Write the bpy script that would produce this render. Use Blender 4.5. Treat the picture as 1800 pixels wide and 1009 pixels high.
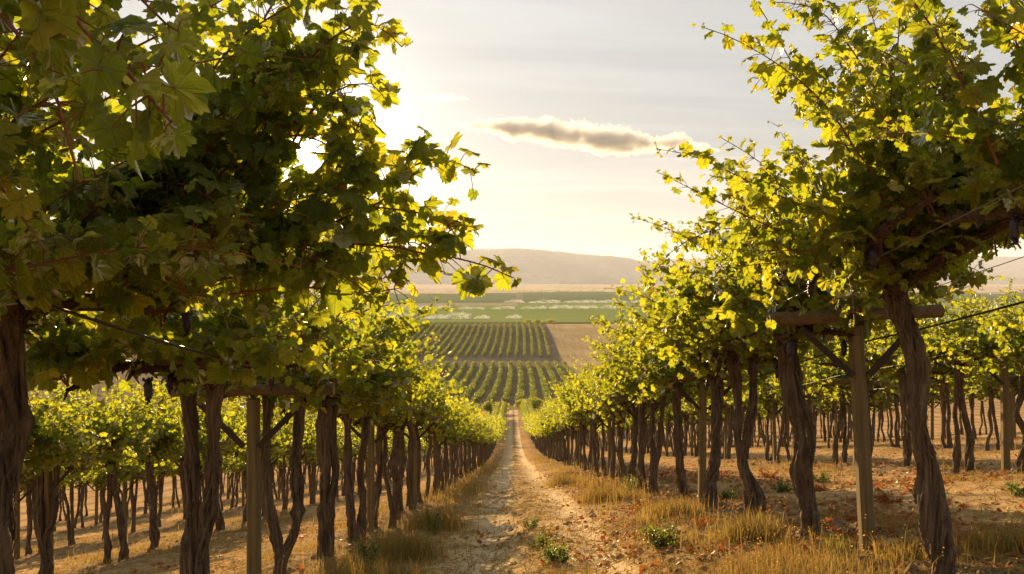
import bpy, math, random
import numpy as np
from mathutils import Vector, Matrix

# ------------------------------------------------------------------ scene, camera, light
for o in list(bpy.data.objects):
    bpy.data.objects.remove(o, do_unlink=True)
SC = bpy.context.scene
COL = SC.collection
R = math.radians
F = 1300.0                      # focal length in photo pixels (photo 1800 wide)
HZ = 490.0                      # row of the eye-level horizon in the photo

cam_d = bpy.data.cameras.new('camera')
cam_d.sensor_width = 36.0
cam_d.lens = 36.0 * F / 1800.0
cam_d.shift_y = (HZ - 504.5) / 1800.0
cam_d.clip_start = 0.05
cam_d.clip_end = 40000
cam = bpy.data.objects.new('camera', cam_d)
COL.objects.link(cam)
cam.location = (0, 0, 0)
cam.rotation_euler = (R(90), 0, 0)
SC.camera = cam

SUN_AZ, SUN_EL = R(-15.6), R(9.4)
SUN = Vector((math.sin(SUN_AZ) * math.cos(SUN_EL), math.cos(SUN_AZ) * math.cos(SUN_EL), math.sin(SUN_EL)))
sl = bpy.data.lights.new('sun', 'SUN')
sl.energy = 4.4
sl.angle = R(0.6)
sl.color = (1.0, 0.69, 0.34)
sun = bpy.data.objects.new('sun', sl)
COL.objects.link(sun)
sun.rotation_mode = 'QUATERNION'
sun.rotation_quaternion = SUN.to_track_quat('Z', 'Y')

SC.view_settings.view_transform = 'Standard'
SC.view_settings.look = 'None'
SC.view_settings.gamma = 1
SC.view_settings.exposure = 1.9
SC.cycles.max_bounces = 10
SC.cycles.diffuse_bounces = 6
SC.cycles.glossy_bounces = 2
SC.cycles.transmission_bounces = 6
SC.cycles.transparent_max_bounces = 8
SC.cycles.volume_bounces = 1
SC.cycles.sample_clamp_indirect = 6
SC.cycles.use_denoising = True


class NT:
    """small helper round a node tree"""
    def __init__(self, tree):
        self.t = tree
        tree.nodes.clear()

    def n(self, typ, **kw):
        nd = self.t.nodes.new(typ)
        for k, v in kw.items():
            if k[:1] == 'i' and k[1:].isdigit():
                self.set(nd.inputs[int(k[1:])], v)
            elif k in nd.inputs and not hasattr(nd, k):
                self.set(nd.inputs[k], v)
            else:
                setattr(nd, k, v)
        return nd

    def set(self, sock, v):
        if isinstance(v, bpy.types.NodeSocket):
            self.t.links.new(v, sock)
        elif isinstance(v, bpy.types.Node):
            self.t.links.new(v.outputs[0], sock)
        else:
            if hasattr(sock.default_value, '__len__') and len(sock.default_value) == 4 and len(v) == 3:
                v = (*v, 1)
            sock.default_value = v

    def math(self, op, a, b=0.0, c=0.0, clamp=False):
        nd = self.t.nodes.new('ShaderNodeMath')
        nd.operation = op
        nd.use_clamp = clamp
        for i, v in enumerate((a, b, c)):
            self.set(nd.inputs[i], v)
        return nd.outputs[0]

    def vmath(self, op, a, b=None):
        nd = self.t.nodes.new('ShaderNodeVectorMath')
        nd.operation = op
        self.set(nd.inputs[0], a)
        if b is not None:
            self.set(nd.inputs[1], b)
        return nd

    def mix(self, f, a, b, blend='MIX'):
        nd = self.t.nodes.new('ShaderNodeMix')
        nd.data_type = 'RGBA'
        nd.blend_type = blend
        self.set(nd.inputs[0], f)
        self.set(nd.inputs[6], a)
        self.set(nd.inputs[7], b)
        return nd.outputs[2]

    def ramp(self, f, stops, interp='LINEAR'):
        nd = self.t.nodes.new('ShaderNodeValToRGB')
        cr = nd.color_ramp
        cr.interpolation = interp
        while len(cr.elements) < len(stops):
            cr.elements.new(0.5)
        for e, (p, c) in zip(cr.elements, stops):
            e.position = p
            e.color = (*c, 1) if len(c) == 3 else c
        self.set(nd.inputs[0], f)
        return nd.outputs[0]

    def rng(self, f, a, b, c=0.0, d=1.0, typ='SMOOTHSTEP'):
        nd = self.t.nodes.new('ShaderNodeMapRange')
        nd.interpolation_type = typ
        self.set(nd.inputs[0], f)
        for i, v in enumerate((a, b, c, d)):
            nd.inputs[1 + i].default_value = v
        return nd.outputs[0]

    def noise(self, vec, scale, detail=4, rough=0.55, dist=0.0):
        nd = self.n('ShaderNodeTexNoise')
        if vec is not None:
            self.set(nd.inputs['Vector'], vec)
        nd.inputs['Scale'].default_value = scale
        nd.inputs['Detail'].default_value = detail
        nd.inputs['Roughness'].default_value = rough
        nd.inputs['Distortion'].default_value = dist
        return nd.outputs[0]

    def mapping(self, vec, scale=(1, 1, 1), loc=(0, 0, 0), rot=(0, 0, 0)):
        nd = self.n('ShaderNodeMapping')
        self.set(nd.inputs[0], vec)
        nd.inputs['Scale'].default_value = scale
        nd.inputs['Location'].default_value = loc
        nd.inputs['Rotation'].default_value = rot
        return nd.outputs[0]


# ---- sky
W = bpy.data.worlds.new('World')
SC.world = W
W.use_nodes = True
nt = NT(W.node_tree)
sky = nt.n('ShaderNodeTexSky', sky_type='NISHITA', sun_disc=False)
sky.sun_elevation = SUN_EL
sky.sun_rotation = SUN_AZ
sky.altitude = 300
sky.air_density = 1.0
sky.dust_density = 1.5
sky.ozone_density = 1.0
tc = nt.n('ShaderNodeTexCoord').outputs['Generated']
sep = nt.n('ShaderNodeSeparateXYZ', i0=tc)
up = sep.outputs[2]
dsun = nt.math('MAXIMUM', nt.vmath('DOT_PRODUCT', tc, tuple(SUN)).outputs[1], 0.0)
# thin cirrus veil: streaked noise on a flat layer overhead
inv = nt.math('DIVIDE', 1.0, nt.math('ADD', nt.math('MAXIMUM', up, 0.0), 0.06))
cl = nt.n('ShaderNodeCombineXYZ', i0=nt.math('MULTIPLY', sep.outputs[0], inv), i1=nt.math('MULTIPLY', sep.outputs[1], inv), i2=0.0)
st = nt.noise(nt.mapping(cl.outputs[0], scale=(0.32, 1.3, 1), rot=(0, 0, R(12))), 1.3, 7, 0.6, 1.2)
st2 = nt.noise(nt.mapping(cl.outputs[0], scale=(0.35, 0.8, 1), loc=(3, 1, 0)), 0.9, 3, 0.5, 0.3)
veil = nt.rng(nt.math('ADD', nt.math('MULTIPLY', st, 0.6), nt.math('MULTIPLY', st2, 0.5)), 0.38, 0.78, 0.35, 1.0)
low = nt.rng(up, -0.02, 0.32, 1.0, 0.0)
vcol = nt.mix(low, (0.148, 0.153, 0.153), (0.180, 0.168, 0.150))
glow = nt.math('ADD', nt.math('MULTIPLY', nt.math('POWER', dsun, 16.0), 0.045),
               nt.math('ADD', nt.math('MULTIPLY', nt.math('POWER', dsun, 130.0), 0.24),
                       nt.math('ADD', nt.math('MULTIPLY', nt.math('POWER', dsun, 900.0), 0.9), nt.rng(dsun, math.cos(R(1.15)), math.cos(R(.7)), 0.0, 6.0))))
gcol = nt.vmath('SCALE', (1.0, 0.95, 0.88))
nt.set(gcol.inputs[3], glow)
vadd = nt.vmath('ADD', nt.vmath('MULTIPLY', vcol, nt.ramp(veil, [(0, (0.84, 0.87, 0.91)), (.5, (1.0, 1.0, 1.0)), (1, (1.28, 1.26, 1.22))])), gcol)
bg_sky = nt.n('ShaderNodeBackground', i0=sky.outputs[0], i1=0.05)
bg_veil = nt.n('ShaderNodeBackground', i0=vadd.outputs[0], i1=1.0)
mx = nt.n('ShaderNodeMixShader', i0=0.95, i1=bg_sky.outputs[0], i2=bg_veil.outputs[0])
nt.n('ShaderNodeOutputWorld', i0=mx.outputs[0])

# ------------------------------------------------------------------ numpy noise
def _h(ix, iy, seed):
    n = (ix.astype(np.int64) * 374761393 + iy.astype(np.int64) * 668265263 + seed * 974711) & 0x7fffffff
    n = ((n ^ (n >> 13)) * 1274126177) & 0x7fffffff
    n = n ^ (n >> 16)
    return (n & 0xffff) / 65535.0

def vnoise(x, y, seed=0):
    x = np.asarray(x, float); y = np.asarray(y, float)
    ix, iy = np.floor(x), np.floor(y)
    fx, fy = x - ix, y - iy
    fx = fx * fx * (3 - 2 * fx); fy = fy * fy * (3 - 2 * fy)
    a, b = _h(ix, iy, seed), _h(ix + 1, iy, seed)
    c, d = _h(ix, iy + 1, seed), _h(ix + 1, iy + 1, seed)
    return (a + (b - a) * fx) * (1 - fy) + (c + (d - c) * fx) * fy

def fbm(x, y, seed=0, octv=4, gain=0.5):
    s, a, t = 0, 1.0, 0
    for k in range(octv):
        s = s + a * (vnoise(x * 2 ** k + 17.3 * k, y * 2 ** k - 9.1 * k, seed + k) - 0.5)
        t += a
        a *= gain
    return s / t * 2

def smooth(a, b, x):
    t = np.clip((np.asarray(x, float) - a) / (b - a), 0, 1)
    return t * t * (3 - 2 * t)

# ------------------------------------------------------------------ terrain height (eye at z = 0)
PY = np.array([-40, -15, 0, 30, 60, 80, 100, 140, 180, 230, 280, 340, 420, 450, 520, 620, 720, 1000, 3000, 14000.])
PD = np.array([-8.0, -2.35, 1.05, 7.86, 14.5, 18.2, 21.2, 25.6, 29.6, 31.8, 32.4, 30.4, 26.9, 27.3, 32.0, 38.5, 41, 42, 43, 44.])
_m = np.gradient(PD, PY)
def depth(y):
    y = np.asarray(y, float)
    i = np.clip(np.searchsorted(PY, y) - 1, 0, len(PY) - 2)
    h = PY[i + 1] - PY[i]
    t = (y - PY[i]) / h
    t2, t3 = t * t, t * t * t
    return ((2 * t3 - 3 * t2 + 1) * PD[i] + (t3 - 2 * t2 + t) * h * _m[i]
            + (-2 * t3 + 3 * t2) * PD[i + 1] + (t3 - t2) * h * _m[i + 1])

CX = np.array([-200, -60, -25, -12, -7.5, -4, -2, 0, 2.5, 7.3, 12, 25, 60, 200.])
CZ = np.array([-6, -4.6, -2.7, -1.6, -1.04, -.5, -.22, 0, .23, .62, .98, 1.8, 3.2, 4.])
ROWX = [-2.0, 2.5, -6.6, 7.1, -11.2, 11.7, -15.8, 16.3, -20.4, 20.9]
_rx = np.array(ROWX)

def ground(x, y, rough=True):
    x = np.asarray(x, float); y = np.asarray(y, float)
    fade = 1 - smooth(130, 190, y)
    z = -depth(y) + np.interp(x, CX, CZ) * fade
    d = np.min(np.abs(x[..., None] - _rx), axis=-1)
    z = z + 0.03 * np.exp(-(d / 0.75) ** 2) * fade
    if rough:
        near = 1 - smooth(60, 140, y)
        z = z + near * (0.10 * fbm(x * .55, y * .4, 3, 3) + 0.035 * fbm(x * 2.6, y * 1.7, 9, 3))
        # two wheel tracks with a low middle ridge
        tr = np.exp(-((x + 0.28 + 0.05 * np.sin(y * .3)) / 0.28) ** 2) + np.exp(-((x - 0.82 - 0.05 * np.sin(y * .22)) / 0.26) ** 2)
        z = z - 0.08 * tr * near + near * .03 * np.maximum(fbm(x * 7, y * 4.5, 33, 4, .62), -.3) * np.exp(-((x - .2) / 1.5) ** 2)
        clod = smooth(0.25, 0.75, np.exp(-((d - .1) / .8) ** 2)) * near
        z = z + clod * 0.085 * np.maximum(fbm(x * 5, y * 5, 21, 4, .62), -.25)
        z = z + smooth(600, 1500, y) * 1.2 * fbm(x / 300, y / 300, 40, 3) * (1 - smooth(5000, 6000, y))
    return z

def G(x, y):
    return float(ground(np.array([x]), np.array([y]))[0])

# ------------------------------------------------------------------ mesh helpers
def make_mesh(name, verts, faces, mat=None, attrs=None, vecs=None, smooth_sh=False):
    """verts (N,3); faces (M,k) array or list of such arrays"""
    if not isinstance(faces, (list, tuple)):
        faces = [faces]
    faces = [np.asarray(f, np.int32) for f in faces if len(f)]
    me = bpy.data.meshes.new(name)
    verts = np.asarray(verts, np.float32)
    me.vertices.add(len(verts))
    me.vertices.foreach_set('co', verts.ravel())
    tot = np.concatenate([np.full(len(f), f.shape[1], np.int32) for f in faces])
    idx = np.concatenate([f.ravel() for f in faces])
    me.loops.add(len(idx))
    me.loops.foreach_set('vertex_index', idx)
    me.polygons.add(len(tot))
    start = np.zeros(len(tot), np.int32)
    start[1:] = np.cumsum(tot)[:-1]
    me.polygons.foreach_set('loop_start', start)
    me.polygons.foreach_set('loop_total', tot)
    me.polygons.foreach_set('use_smooth', np.full(len(tot), bool(smooth_sh)))
    me.update(calc_edges=True)
    for k, v in (attrs or {}).items():
        a = me.attributes.new(k, 'FLOAT', 'POINT')
        a.data.foreach_set('value', np.asarray(v, np.float32))
    for k, v in (vecs or {}).items():
        a = me.attributes.new(k, 'FLOAT_VECTOR', 'POINT')
        a.data.foreach_set('vector', np.asarray(v, np.float32).ravel())
    me.validate()
    if mat:
        me.materials.append(mat)
    return me

class Buf:
    """collects pieces of one mesh"""
    def __init__(self):
        self.v, self.f, self.n, self.a, self.u = [], {}, 0, [], []
    def add(self, v, f, rnd=0.5, luv=None):
        v = np.asarray(v, float)
        f = np.asarray(f)
        self.f.setdefault(f.shape[1], []).append(f + self.n)
        self.v.append(v)
        self.a.append(np.broadcast_to(np.asarray(rnd, float), (len(v),)))
        self.u.append(np.zeros((len(v), 3)) if luv is None else luv)
        self.n += len(v)
    def mesh(self, name, mat, smooth_sh=False):
        return make_mesh(name, np.concatenate(self.v), [np.concatenate(x) for x in self.f.values()], mat,
                         {'rnd': np.concatenate(self.a)}, {'luv': np.concatenate(self.u)}, smooth_sh)

def obj(name, me, parent=None, loc=None):
    o = bpy.data.objects.new(name, me)
    COL.objects.link(o)
    if parent is not None:
        o.parent = parent
    if loc is not None:
        o.location = loc
    return o

def tag(o, label, cat, group=None, kind=None):
    o['label'] = label
    o['category'] = cat
    if group:
        o['group'] = group
    if kind:
        o['kind'] = kind
    return o

def empty(name, loc=(0, 0, 0)):
    o = bpy.data.objects.new(name, None)
    o.empty_display_size = 0.1
    o.location = loc
    COL.objects.link(o)
    return o

def copy_tree(o, parent=None):
    c = o.copy()
    COL.objects.link(c)
    if parent is not None:
        c.parent = parent
    for ch in list(o.children):
        copy_tree(ch, c)
    return c

def nrm(v):
    return v / np.maximum(np.linalg.norm(v, axis=-1, keepdims=True), 1e-9)

def tube(pts, rad, seg=8, ridge=0.0, twist=0.0, seed=0, cap=True, freq=5):
    """tube along pts with optional fibrous ridges that twist round the axis"""
    P = np.asarray(pts, float)
    n = len(P)
    rad = np.broadcast_to(np.asarray(rad, float), (n,))
    T = nrm(np.gradient(P, axis=0))
    ref = np.array([1., 0, 0]) if abs(T[0][0]) < .8 else np.array([0, 1., 0])
    N = np.zeros((n, 3))
    a = ref - T[0] * ref.dot(T[0])
    for i in range(n):
        a = a - T[i] * a.dot(T[i])
        a = a / max(np.linalg.norm(a), 1e-9)
        N[i] = a
    B = np.cross(T, N)
    th = np.linspace(0, 2 * np.pi, seg, endpoint=False)
    s = np.concatenate([[0], np.cumsum(np.linalg.norm(np.diff(P, axis=0), axis=1))])
    TH, S = np.meshgrid(th, s)
    m = np.ones_like(TH)
    if ridge:
        ph = TH + twist * S
        u = (ph / (2 * np.pi)) % 1.0
        def per(f, fs, sd):        # noise periodic in u
            w = u
            a1 = vnoise(u * f, S * fs, sd); a2 = vnoise((u - 1) * f, S * fs, sd)
            return a1 * (1 - w) + a2 * w - .5
        m = 1 + ridge * (1.0 * per(freq, 2.0, seed) + .9 * per(freq * 2.3, 3.2, seed + 5) + .75 * per(freq * 5, 5, seed + 8))
    ring = (P[:, None, :] + (rad[:, None] * m)[..., None] * (np.cos(TH)[..., None] * N[:, None] + np.sin(TH)[..., None] * B[:, None]))
    V = ring.reshape(-1, 3)
    i = np.arange(n - 1)[:, None]; j = np.arange(seg)[None]
    q = np.stack([i * seg + j, i * seg + (j + 1) % seg, (i + 1) * seg + (j + 1) % seg, (i + 1) * seg + j], -1).reshape(-1, 4)
    return V, q

def spline(ctrl, n):
    """catmull-rom through control points"""
    C = np.asarray(ctrl, float)
    C = np.vstack([2 * C[0] - C[1], C, 2 * C[-1] - C[-2]])
    k = len(C) - 3
    t = np.linspace(0, k, n)
    i = np.minimum(t.astype(int), k - 1)
    f = (t - i)[:, None]
    p0, p1, p2, p3 = C[i], C[i + 1], C[i + 2], C[i + 3]
    return .5 * ((2 * p1) + (-p0 + p2) * f + (2 * p0 - 5 * p1 + 4 * p2 - p3) * f * f + (-p0 + 3 * p1 - 3 * p2 + p3) * f ** 3)

def box(c, s, rot=None, bev=0.0):
    """box, optionally with chamfered long edges"""
    x, y, z = np.array(s) / 2
    if bev:
        b = bev
        prof = np.array([[-x + b, -y], [x - b, -y], [x, -y + b], [x, y - b], [x - b, y], [-x + b, y], [-x, y - b], [-x, -y + b]])
    else:
        prof = np.array([[-x, -y], [x, -y], [x, y], [-x, y]])
    k = len(prof)
    V = np.vstack([np.c_[prof, np.full(k, -z)], np.c_[prof, np.full(k, z)], [[0, 0, -z], [0, 0, z]]])
    j = np.arange(k)
    side = np.stack([j, (j + 1) % k, (j + 1) % k + k, j + k], 1)
    caps = np.vstack([np.stack([(j + 1) % k, j, np.full(k, 2 * k), np.full(k, 2 * k)], 1)[:, :3],
                      np.stack([j + k, (j + 1) % k + k, np.full(k, 2 * k + 1)], 1)])
    if rot is not None:
        V = V @ np.array(rot).T
    return V + np.array(c), side, caps

def rotx(a): return np.array([[1, 0, 0], [0, math.cos(a), -math.sin(a)], [0, math.sin(a), math.cos(a)]])
def roty(a): return np.array([[math.cos(a), 0, math.sin(a)], [0, 1, 0], [-math.sin(a), 0, math.cos(a)]])
def rotz(a): return np.array([[math.cos(a), -math.sin(a), 0], [math.sin(a), math.cos(a), 0], [0, 0, 1]])

# ------------------------------------------------------------------ materials
def new_mat(name):
    m = bpy.data.materials.new(name)
    m.use_nodes = True
    return m, NT(m.node_tree)

def leaf_material(name, ramp, tramp, trans=0.5, gloss=0.05):
    m, t = new_mat(name)
    at = t.n('ShaderNodeAttribute', attribute_name='rnd').outputs['Fac']
    lu = t.n('ShaderNodeAttribute', attribute_name='luv').outputs['Vector']
    s = t.n('ShaderNodeSeparateXYZ', i0=lu)
    # veins: five rays from the petiole point, plus faint mottling
    ang = t.math('ABSOLUTE', t.math('ARCTAN2', s.outputs[0], s.outputs[1]))
    rad = t.vmath('LENGTH', lu).outputs[1]
    best = None
    for a0 in (0.0, 0.85, 1.75):
        d = t.math('MULTIPLY', t.math('ABSOLUTE', t.math('SINE', t.math('MULTIPLY', t.math('SUBTRACT', ang, a0), 1.0))), rad)
        best = d if best is None else t.math('MINIMUM', best, d)
    vein = t.rng(best, 0.008, 0.035, 1.0, 0.0)
    oi = t.n('ShaderNodeObjectInfo').outputs['Random']
    geo = t.n('ShaderNodeNewGeometry').outputs['Position']
    pn = t.noise(geo, 1.3, 2)
    f = t.math('ADD', at, t.math('ADD', t.math('MULTIPLY', t.math('SUBTRACT', oi, 0.5), 0.16), t.math('MULTIPLY', t.math('SUBTRACT', pn, 0.5), 0.25)), clamp=True)
    mott = t.noise(lu, 9.0, 3)
    col = t.mix(t.math('MULTIPLY', vein, .45), t.ramp(f, ramp), (0.16, 0.19, 0.06))
    tc_ = t.ramp(f, tramp)
    tc_ = t.mix(t.math('MULTIPLY', vein, .55), tc_, (0.10, 0.11, 0.02))
    tc_ = t.mix(t.rng(mott, .5, .75, 0, .3), tc_, (0.36, 0.25, 0.03))
    bkf = t.n('ShaderNodeNewGeometry').outputs['Backfacing']
    col = t.mix(t.math('MULTIPLY', bkf, .35), col, (0.09, 0.115, 0.05)) if name == 'vine_leaf' else col
    df = t.n('ShaderNodeBsdfDiffuse', Color=col, Roughness=0.0)
    tl = t.n('ShaderNodeBsdfTranslucent', Color=tc_)
    mxs = t.n('ShaderNodeMixShader', i0=trans, i1=df.outputs[0], i2=tl.outputs[0])
    gl = t.n('ShaderNodeBsdfGlossy', Color=(1, 1, 1), Roughness=0.45)
    fr = t.n('ShaderNodeFresnel', IOR=1.4)
    m2 = t.n('ShaderNodeMixShader', i0=t.math('MULTIPLY', fr.outputs[0], gloss * 8), i1=mxs.outputs[0], i2=gl.outputs[0])
    t.n('ShaderNodeOutputMaterial', i0=m2.outputs[0])
    return m

M = {}
M['leaf'] = leaf_material('vine_leaf',
    [(0, (0.042, 0.080, 0.016)), (.45, (0.068, 0.105, 0.018)), (.85, (0.098, 0.125, 0.020)), (.97, (0.15, 0.14, 0.02)), (1, (0.14, 0.09, 0.02))],
    [(0, (0.22, 0.30, 0.013)), (.4, (0.385, 0.425, 0.017)), (.85, (0.56, 0.51, 0.021)), (.97, (0.66, 0.44, 0.03)), (1, (0.50, 0.24, 0.03))], 0.60, 0.03)
M['far_leaf'] = leaf_material('field_vine_leaf',
    [(0, (0.035, 0.065, 0.016)), (1, (0.085, 0.11, 0.025))],
    [(0, (0.16, 0.22, 0.02)), (1, (0.34, 0.34, 0.03))], 0.4, 0.02)
M['weed'] = leaf_material('weed_leaf',
    [(0, (0.035, 0.075, 0.015)), (1, (0.09, 0.12, 0.03))],
    [(0, (0.12, 0.2, 0.02)), (1, (0.3, 0.32, 0.03))], 0.4, 0.03)
M['red_leaf'] = leaf_material('fallen_leaf',
    [(0, (0.16, 0.035, 0.012)), (.6, (0.30, 0.075, 0.02)), (1, (0.33, 0.16, 0.05))],
    [(0, (0.3, 0.05, 0.01)), (1, (0.5, 0.16, 0.03))], 0.35, 0.02)
M['straw'] = leaf_material('dry_grass',
    [(0, (0.26, 0.10, 0.03)), (.5, (0.44, 0.24, 0.075)), (.85, (0.56, 0.38, 0.15)), (1, (0.24, 0.22, 0.05))],
    [(0, (0.45, 0.2, 0.045)), (.5, (0.58, 0.33, 0.09)), (.85, (0.65, 0.45, 0.16)), (1, (0.45, 0.40, 0.05))], 0.45, 0.0)

def bark_material(name, c0, c1, scale=30, stretch=0.08, rough=.9, bump=.6, dist=.02):
    m, t = new_mat(name)
    co = t.n('ShaderNodeTexCoord').outputs['Object']
    mp = t.mapping(co, scale=(1, 1, stretch))
    n1 = t.noise(mp, scale, 6, .65, .6)
    n2 = t.noise(co, scale * .12, 3)
    f = t.math('ADD', t.math('MULTIPLY', n1, .8), t.math('MULTIPLY', n2, .25))
    col = t.ramp(f, [(.3, c0), (.72, c1)])
    bs = t.n('ShaderNodeBsdfPrincipled', Roughness=rough)
    t.set(bs.inputs['Base Color'], col)
    bs.inputs['Specular IOR Level'].default_value = .15
    bp = t.n('ShaderNodeBump', Strength=bump, Distance=dist, Height=n1)
    t.set(bs.inputs['Normal'], bp.outputs[0])
    t.n('ShaderNodeOutputMaterial', i0=bs.outputs[0])
    return m
M['bark'] = bark_material('vine_bark', (0.020, 0.014, 0.010), (0.24, 0.175, 0.118), 46, .06, .95, 1.0, .03)
M['cordon'] = bark_material('cordon_bark', (0.022, 0.014, 0.010), (0.12, 0.075, 0.05), 40, .5, .95, .8, .02)
M['cane'] = bark_material('cane_bark', (0.12, 0.045, 0.02), (0.24, 0.10, 0.045), 60, .3, .6, .2, .003)
M['wood'] = bark_material('post_wood', (0.075, 0.055, 0.024), (0.22, 0.165, 0.08), 26, .045, .8, .5, .006)
M['beam'] = bark_material('beam_wood', (0.085, 0.058, 0.03), (0.21, 0.15, 0.085), 26, 1.0, .8, .4, .006)

def plain_material(name, col, rough=.6, metal=0.0, spec=.5):
    m, t = new_mat(name)
    bs = t.n('ShaderNodeBsdfPrincipled', Roughness=rough, Metallic=metal)
    co = t.n('ShaderNodeTexCoord').outputs['Object']
    c = t.mix(t.noise(co, 6, 4), tuple(x * .7 for x in col), tuple(min(1, x * 1.25) for x in col))
    t.set(bs.inputs['Base Color'], c)
    bs.inputs['Specular IOR Level'].default_value = spec
    t.n('ShaderNodeOutputMaterial', i0=bs.outputs[0])
    return m
M['iron'] = plain_material('rusty_brace', (0.045, 0.03, 0.022), .7, .3)
M['wire'] = plain_material('wire_metal', (0.16, 0.15, 0.135), .55, .6)
M['hose'] = plain_material('hose_rubber', (0.025, 0.022, 0.02), .5, 0, .4)
M['grape'] = plain_material('grape_skin', (0.03, 0.018, 0.04), .45)
M['stone'] = plain_material('field_stone', (0.24, 0.18, 0.12), .9, 0, .2)

def soil_material(name, dark, mid, light, scale, bump=.5, bdist=.02, detail=7, streak=None, patch=.25, thr=(.36, .52, .70), rows=None, tracks=None):
    m, t = new_mat(name)
    geo = t.n('ShaderNodeNewGeometry').outputs['Position']
    v = t.mapping(geo, scale=streak) if streak else geo
    n1 = t.noise(v, scale, detail, .68, .5)
    n2 = t.noise(geo, scale * patch * .3, 4, .6)
    n3 = t.noise(t.mapping(geo, scale=(1.0, .35, 1), rot=(0, 0, .5)), scale * 6, 4, .7, 1.0)
    f = t.math('ADD', t.math('MULTIPLY', n1, .45), t.math('ADD', t.math('MULTIPLY', n2, .35), t.math('MULTIPLY', n3, .25)))
    col = t.ramp(f, [(thr[0], dark), (thr[1], mid), (thr[2], light)])
    if tracks:                   # two worn wheel tracks with a rougher middle strip
        sx_ = t.n('ShaderNodeSeparateXYZ', i0=geo).outputs[0]
        wx = t.math('ADD', sx_, t.math('MULTIPLY', t.math('SUBTRACT', t.noise(geo, .9, 4, .6), .5), .35))
        worn = None
        for x0_ in (-.28, .82):
            w1 = t.rng(t.math('ABSOLUTE', t.math('SUBTRACT', wx, x0_)), .10, .34, .7, 0.0)
            worn = w1 if worn is None else t.math('MAXIMUM', worn, w1)
        rid = t.rng(t.math('ABSOLUTE', t.math('SUBTRACT', wx, .28)), .05, .26, .65, 0.0)
        col = t.mix(t.math('MULTIPLY', rid, t.rng(n3, .35, .6, .3, 1.0)), col, (0.19, 0.115, 0.05))
        col = t.mix(worn, col, t.mix(n1, (0.40, 0.30, 0.19), (0.64, 0.51, 0.34)))
    if rows:                     # bare tilled soil under the vine rows, paler worn wheel tracks between
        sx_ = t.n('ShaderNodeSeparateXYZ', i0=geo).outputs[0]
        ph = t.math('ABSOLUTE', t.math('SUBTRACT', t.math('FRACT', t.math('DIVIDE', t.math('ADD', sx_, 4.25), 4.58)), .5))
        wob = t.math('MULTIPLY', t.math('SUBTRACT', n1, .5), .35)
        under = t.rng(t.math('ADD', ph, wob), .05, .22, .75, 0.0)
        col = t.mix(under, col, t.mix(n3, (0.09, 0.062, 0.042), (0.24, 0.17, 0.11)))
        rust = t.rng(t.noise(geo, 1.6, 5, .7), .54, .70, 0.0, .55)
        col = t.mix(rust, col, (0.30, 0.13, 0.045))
    bs = t.n('ShaderNodeBsdfDiffuse', Color=col, Roughness=0.0)
    h = t.math('ADD', n1, t.math('MULTIPLY', n3, .15))
    bp = t.n('ShaderNodeBump', Strength=bump, Distance=bdist, Height=h)
    t.set(bs.inputs['Normal'], bp.outputs[0])
    t.n('ShaderNodeOutputMaterial', i0=bs.outputs[0])
    return m
M['path'] = soil_material('path_straw', (0.16, 0.105, 0.053), (0.42, 0.295, 0.155), (0.62, 0.465, 0.265), 6, .6, .02, 5, tracks=True)
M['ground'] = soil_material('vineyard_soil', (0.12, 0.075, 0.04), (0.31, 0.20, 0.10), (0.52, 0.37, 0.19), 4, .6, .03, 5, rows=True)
M['lowfield'] = soil_material('field_soil', (0.12, 0.09, 0.055), (0.19, 0.145, 0.09), (0.27, 0.205, 0.13), .6, .5, .2)
M['track'] = soil_material('track_soil', (0.14, 0.105, 0.07), (0.18, 0.14, 0.09), (0.24, 0.185, 0.12), .5, .3, .1)
M['plowed'] = soil_material('plowed_soil', (0.28, 0.19, 0.09), (0.40, 0.285, 0.145), (0.54, 0.41, 0.23), .8, .3, .1, 5, (1.0, .03, 1))
M['headland'] = soil_material('headland_grass', (0.05, 0.05, 0.025), (0.09, 0.08, 0.04), (0.16, 0.13, 0.07), .3, .4, .3)
M['green'] = soil_material('field_green', (0.13, 0.17, 0.04), (0.18, 0.22, 0.055), (0.24, 0.25, 0.08), .03, .3, .5, 6, (.25, 1, 1))
M['dkgreen'] = soil_material('crop_green', (0.07, 0.095, 0.03), (0.10, 0.13, 0.04), (0.15, 0.17, 0.06), .03, .3, .5, 6, (.2, 1, 1))
M['fallow'] = soil_material('fallow_soil', (0.24, 0.195, 0.12), (0.30, 0.24, 0.15), (0.36, 0.29, 0.19), .03, .3, .5, 5, (.2, 1, 1))
M['dry'] = soil_material('dry_steppe', (0.24, 0.18, 0.12), (0.48, 0.36, 0.24), (0.60, 0.46, 0.32), .006, .3, 1, 7, (.3, 1, 1))
M['hill'] = soil_material('hill_steppe', (0.10, 0.095, 0.075), (0.18, 0.16, 0.12), (0.40, 0.34, 0.25), .0022, .5, 20, 7, (1, .6, 1))

# ------------------------------------------------------------------ terrain sheet, split into its named regions
def seq(*parts):
    out = []
    for a, b, s in parts:
        out.append(np.arange(a, b - 1e-6, s))
    return np.concatenate(out)
YL = seq((-14, 4, .4), (4, 14, .055), (14, 30, .13), (30, 60, .35), (60, 150, 1.0), (150, 450, 3.0), (450, 720, 12), (720, 1600, 20), (1600, 6000, 110), (6000, 13001, 700))
xr = seq((1.15, 3.6, .05), (3.6, 9, .09), (9, 26, .3), (26, 90, 2), (90, 500, 12), (500, 1500, 60), (1500, 10001, 600))
xl = seq((.85, 3.6, .05), (3.6, 9, .09), (9, 26, .3), (26, 90, 2), (90, 500, 12), (500, 1500, 60), (1500, 10001, 600))
XL = np.concatenate([-xl[::-1], np.arange(-.80, 1.11, .05), xr])
XX, YY = np.meshgrid(XL, YL)
ZZ = ground(XX, YY)
nx, ny = len(XL), len(YL)
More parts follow.
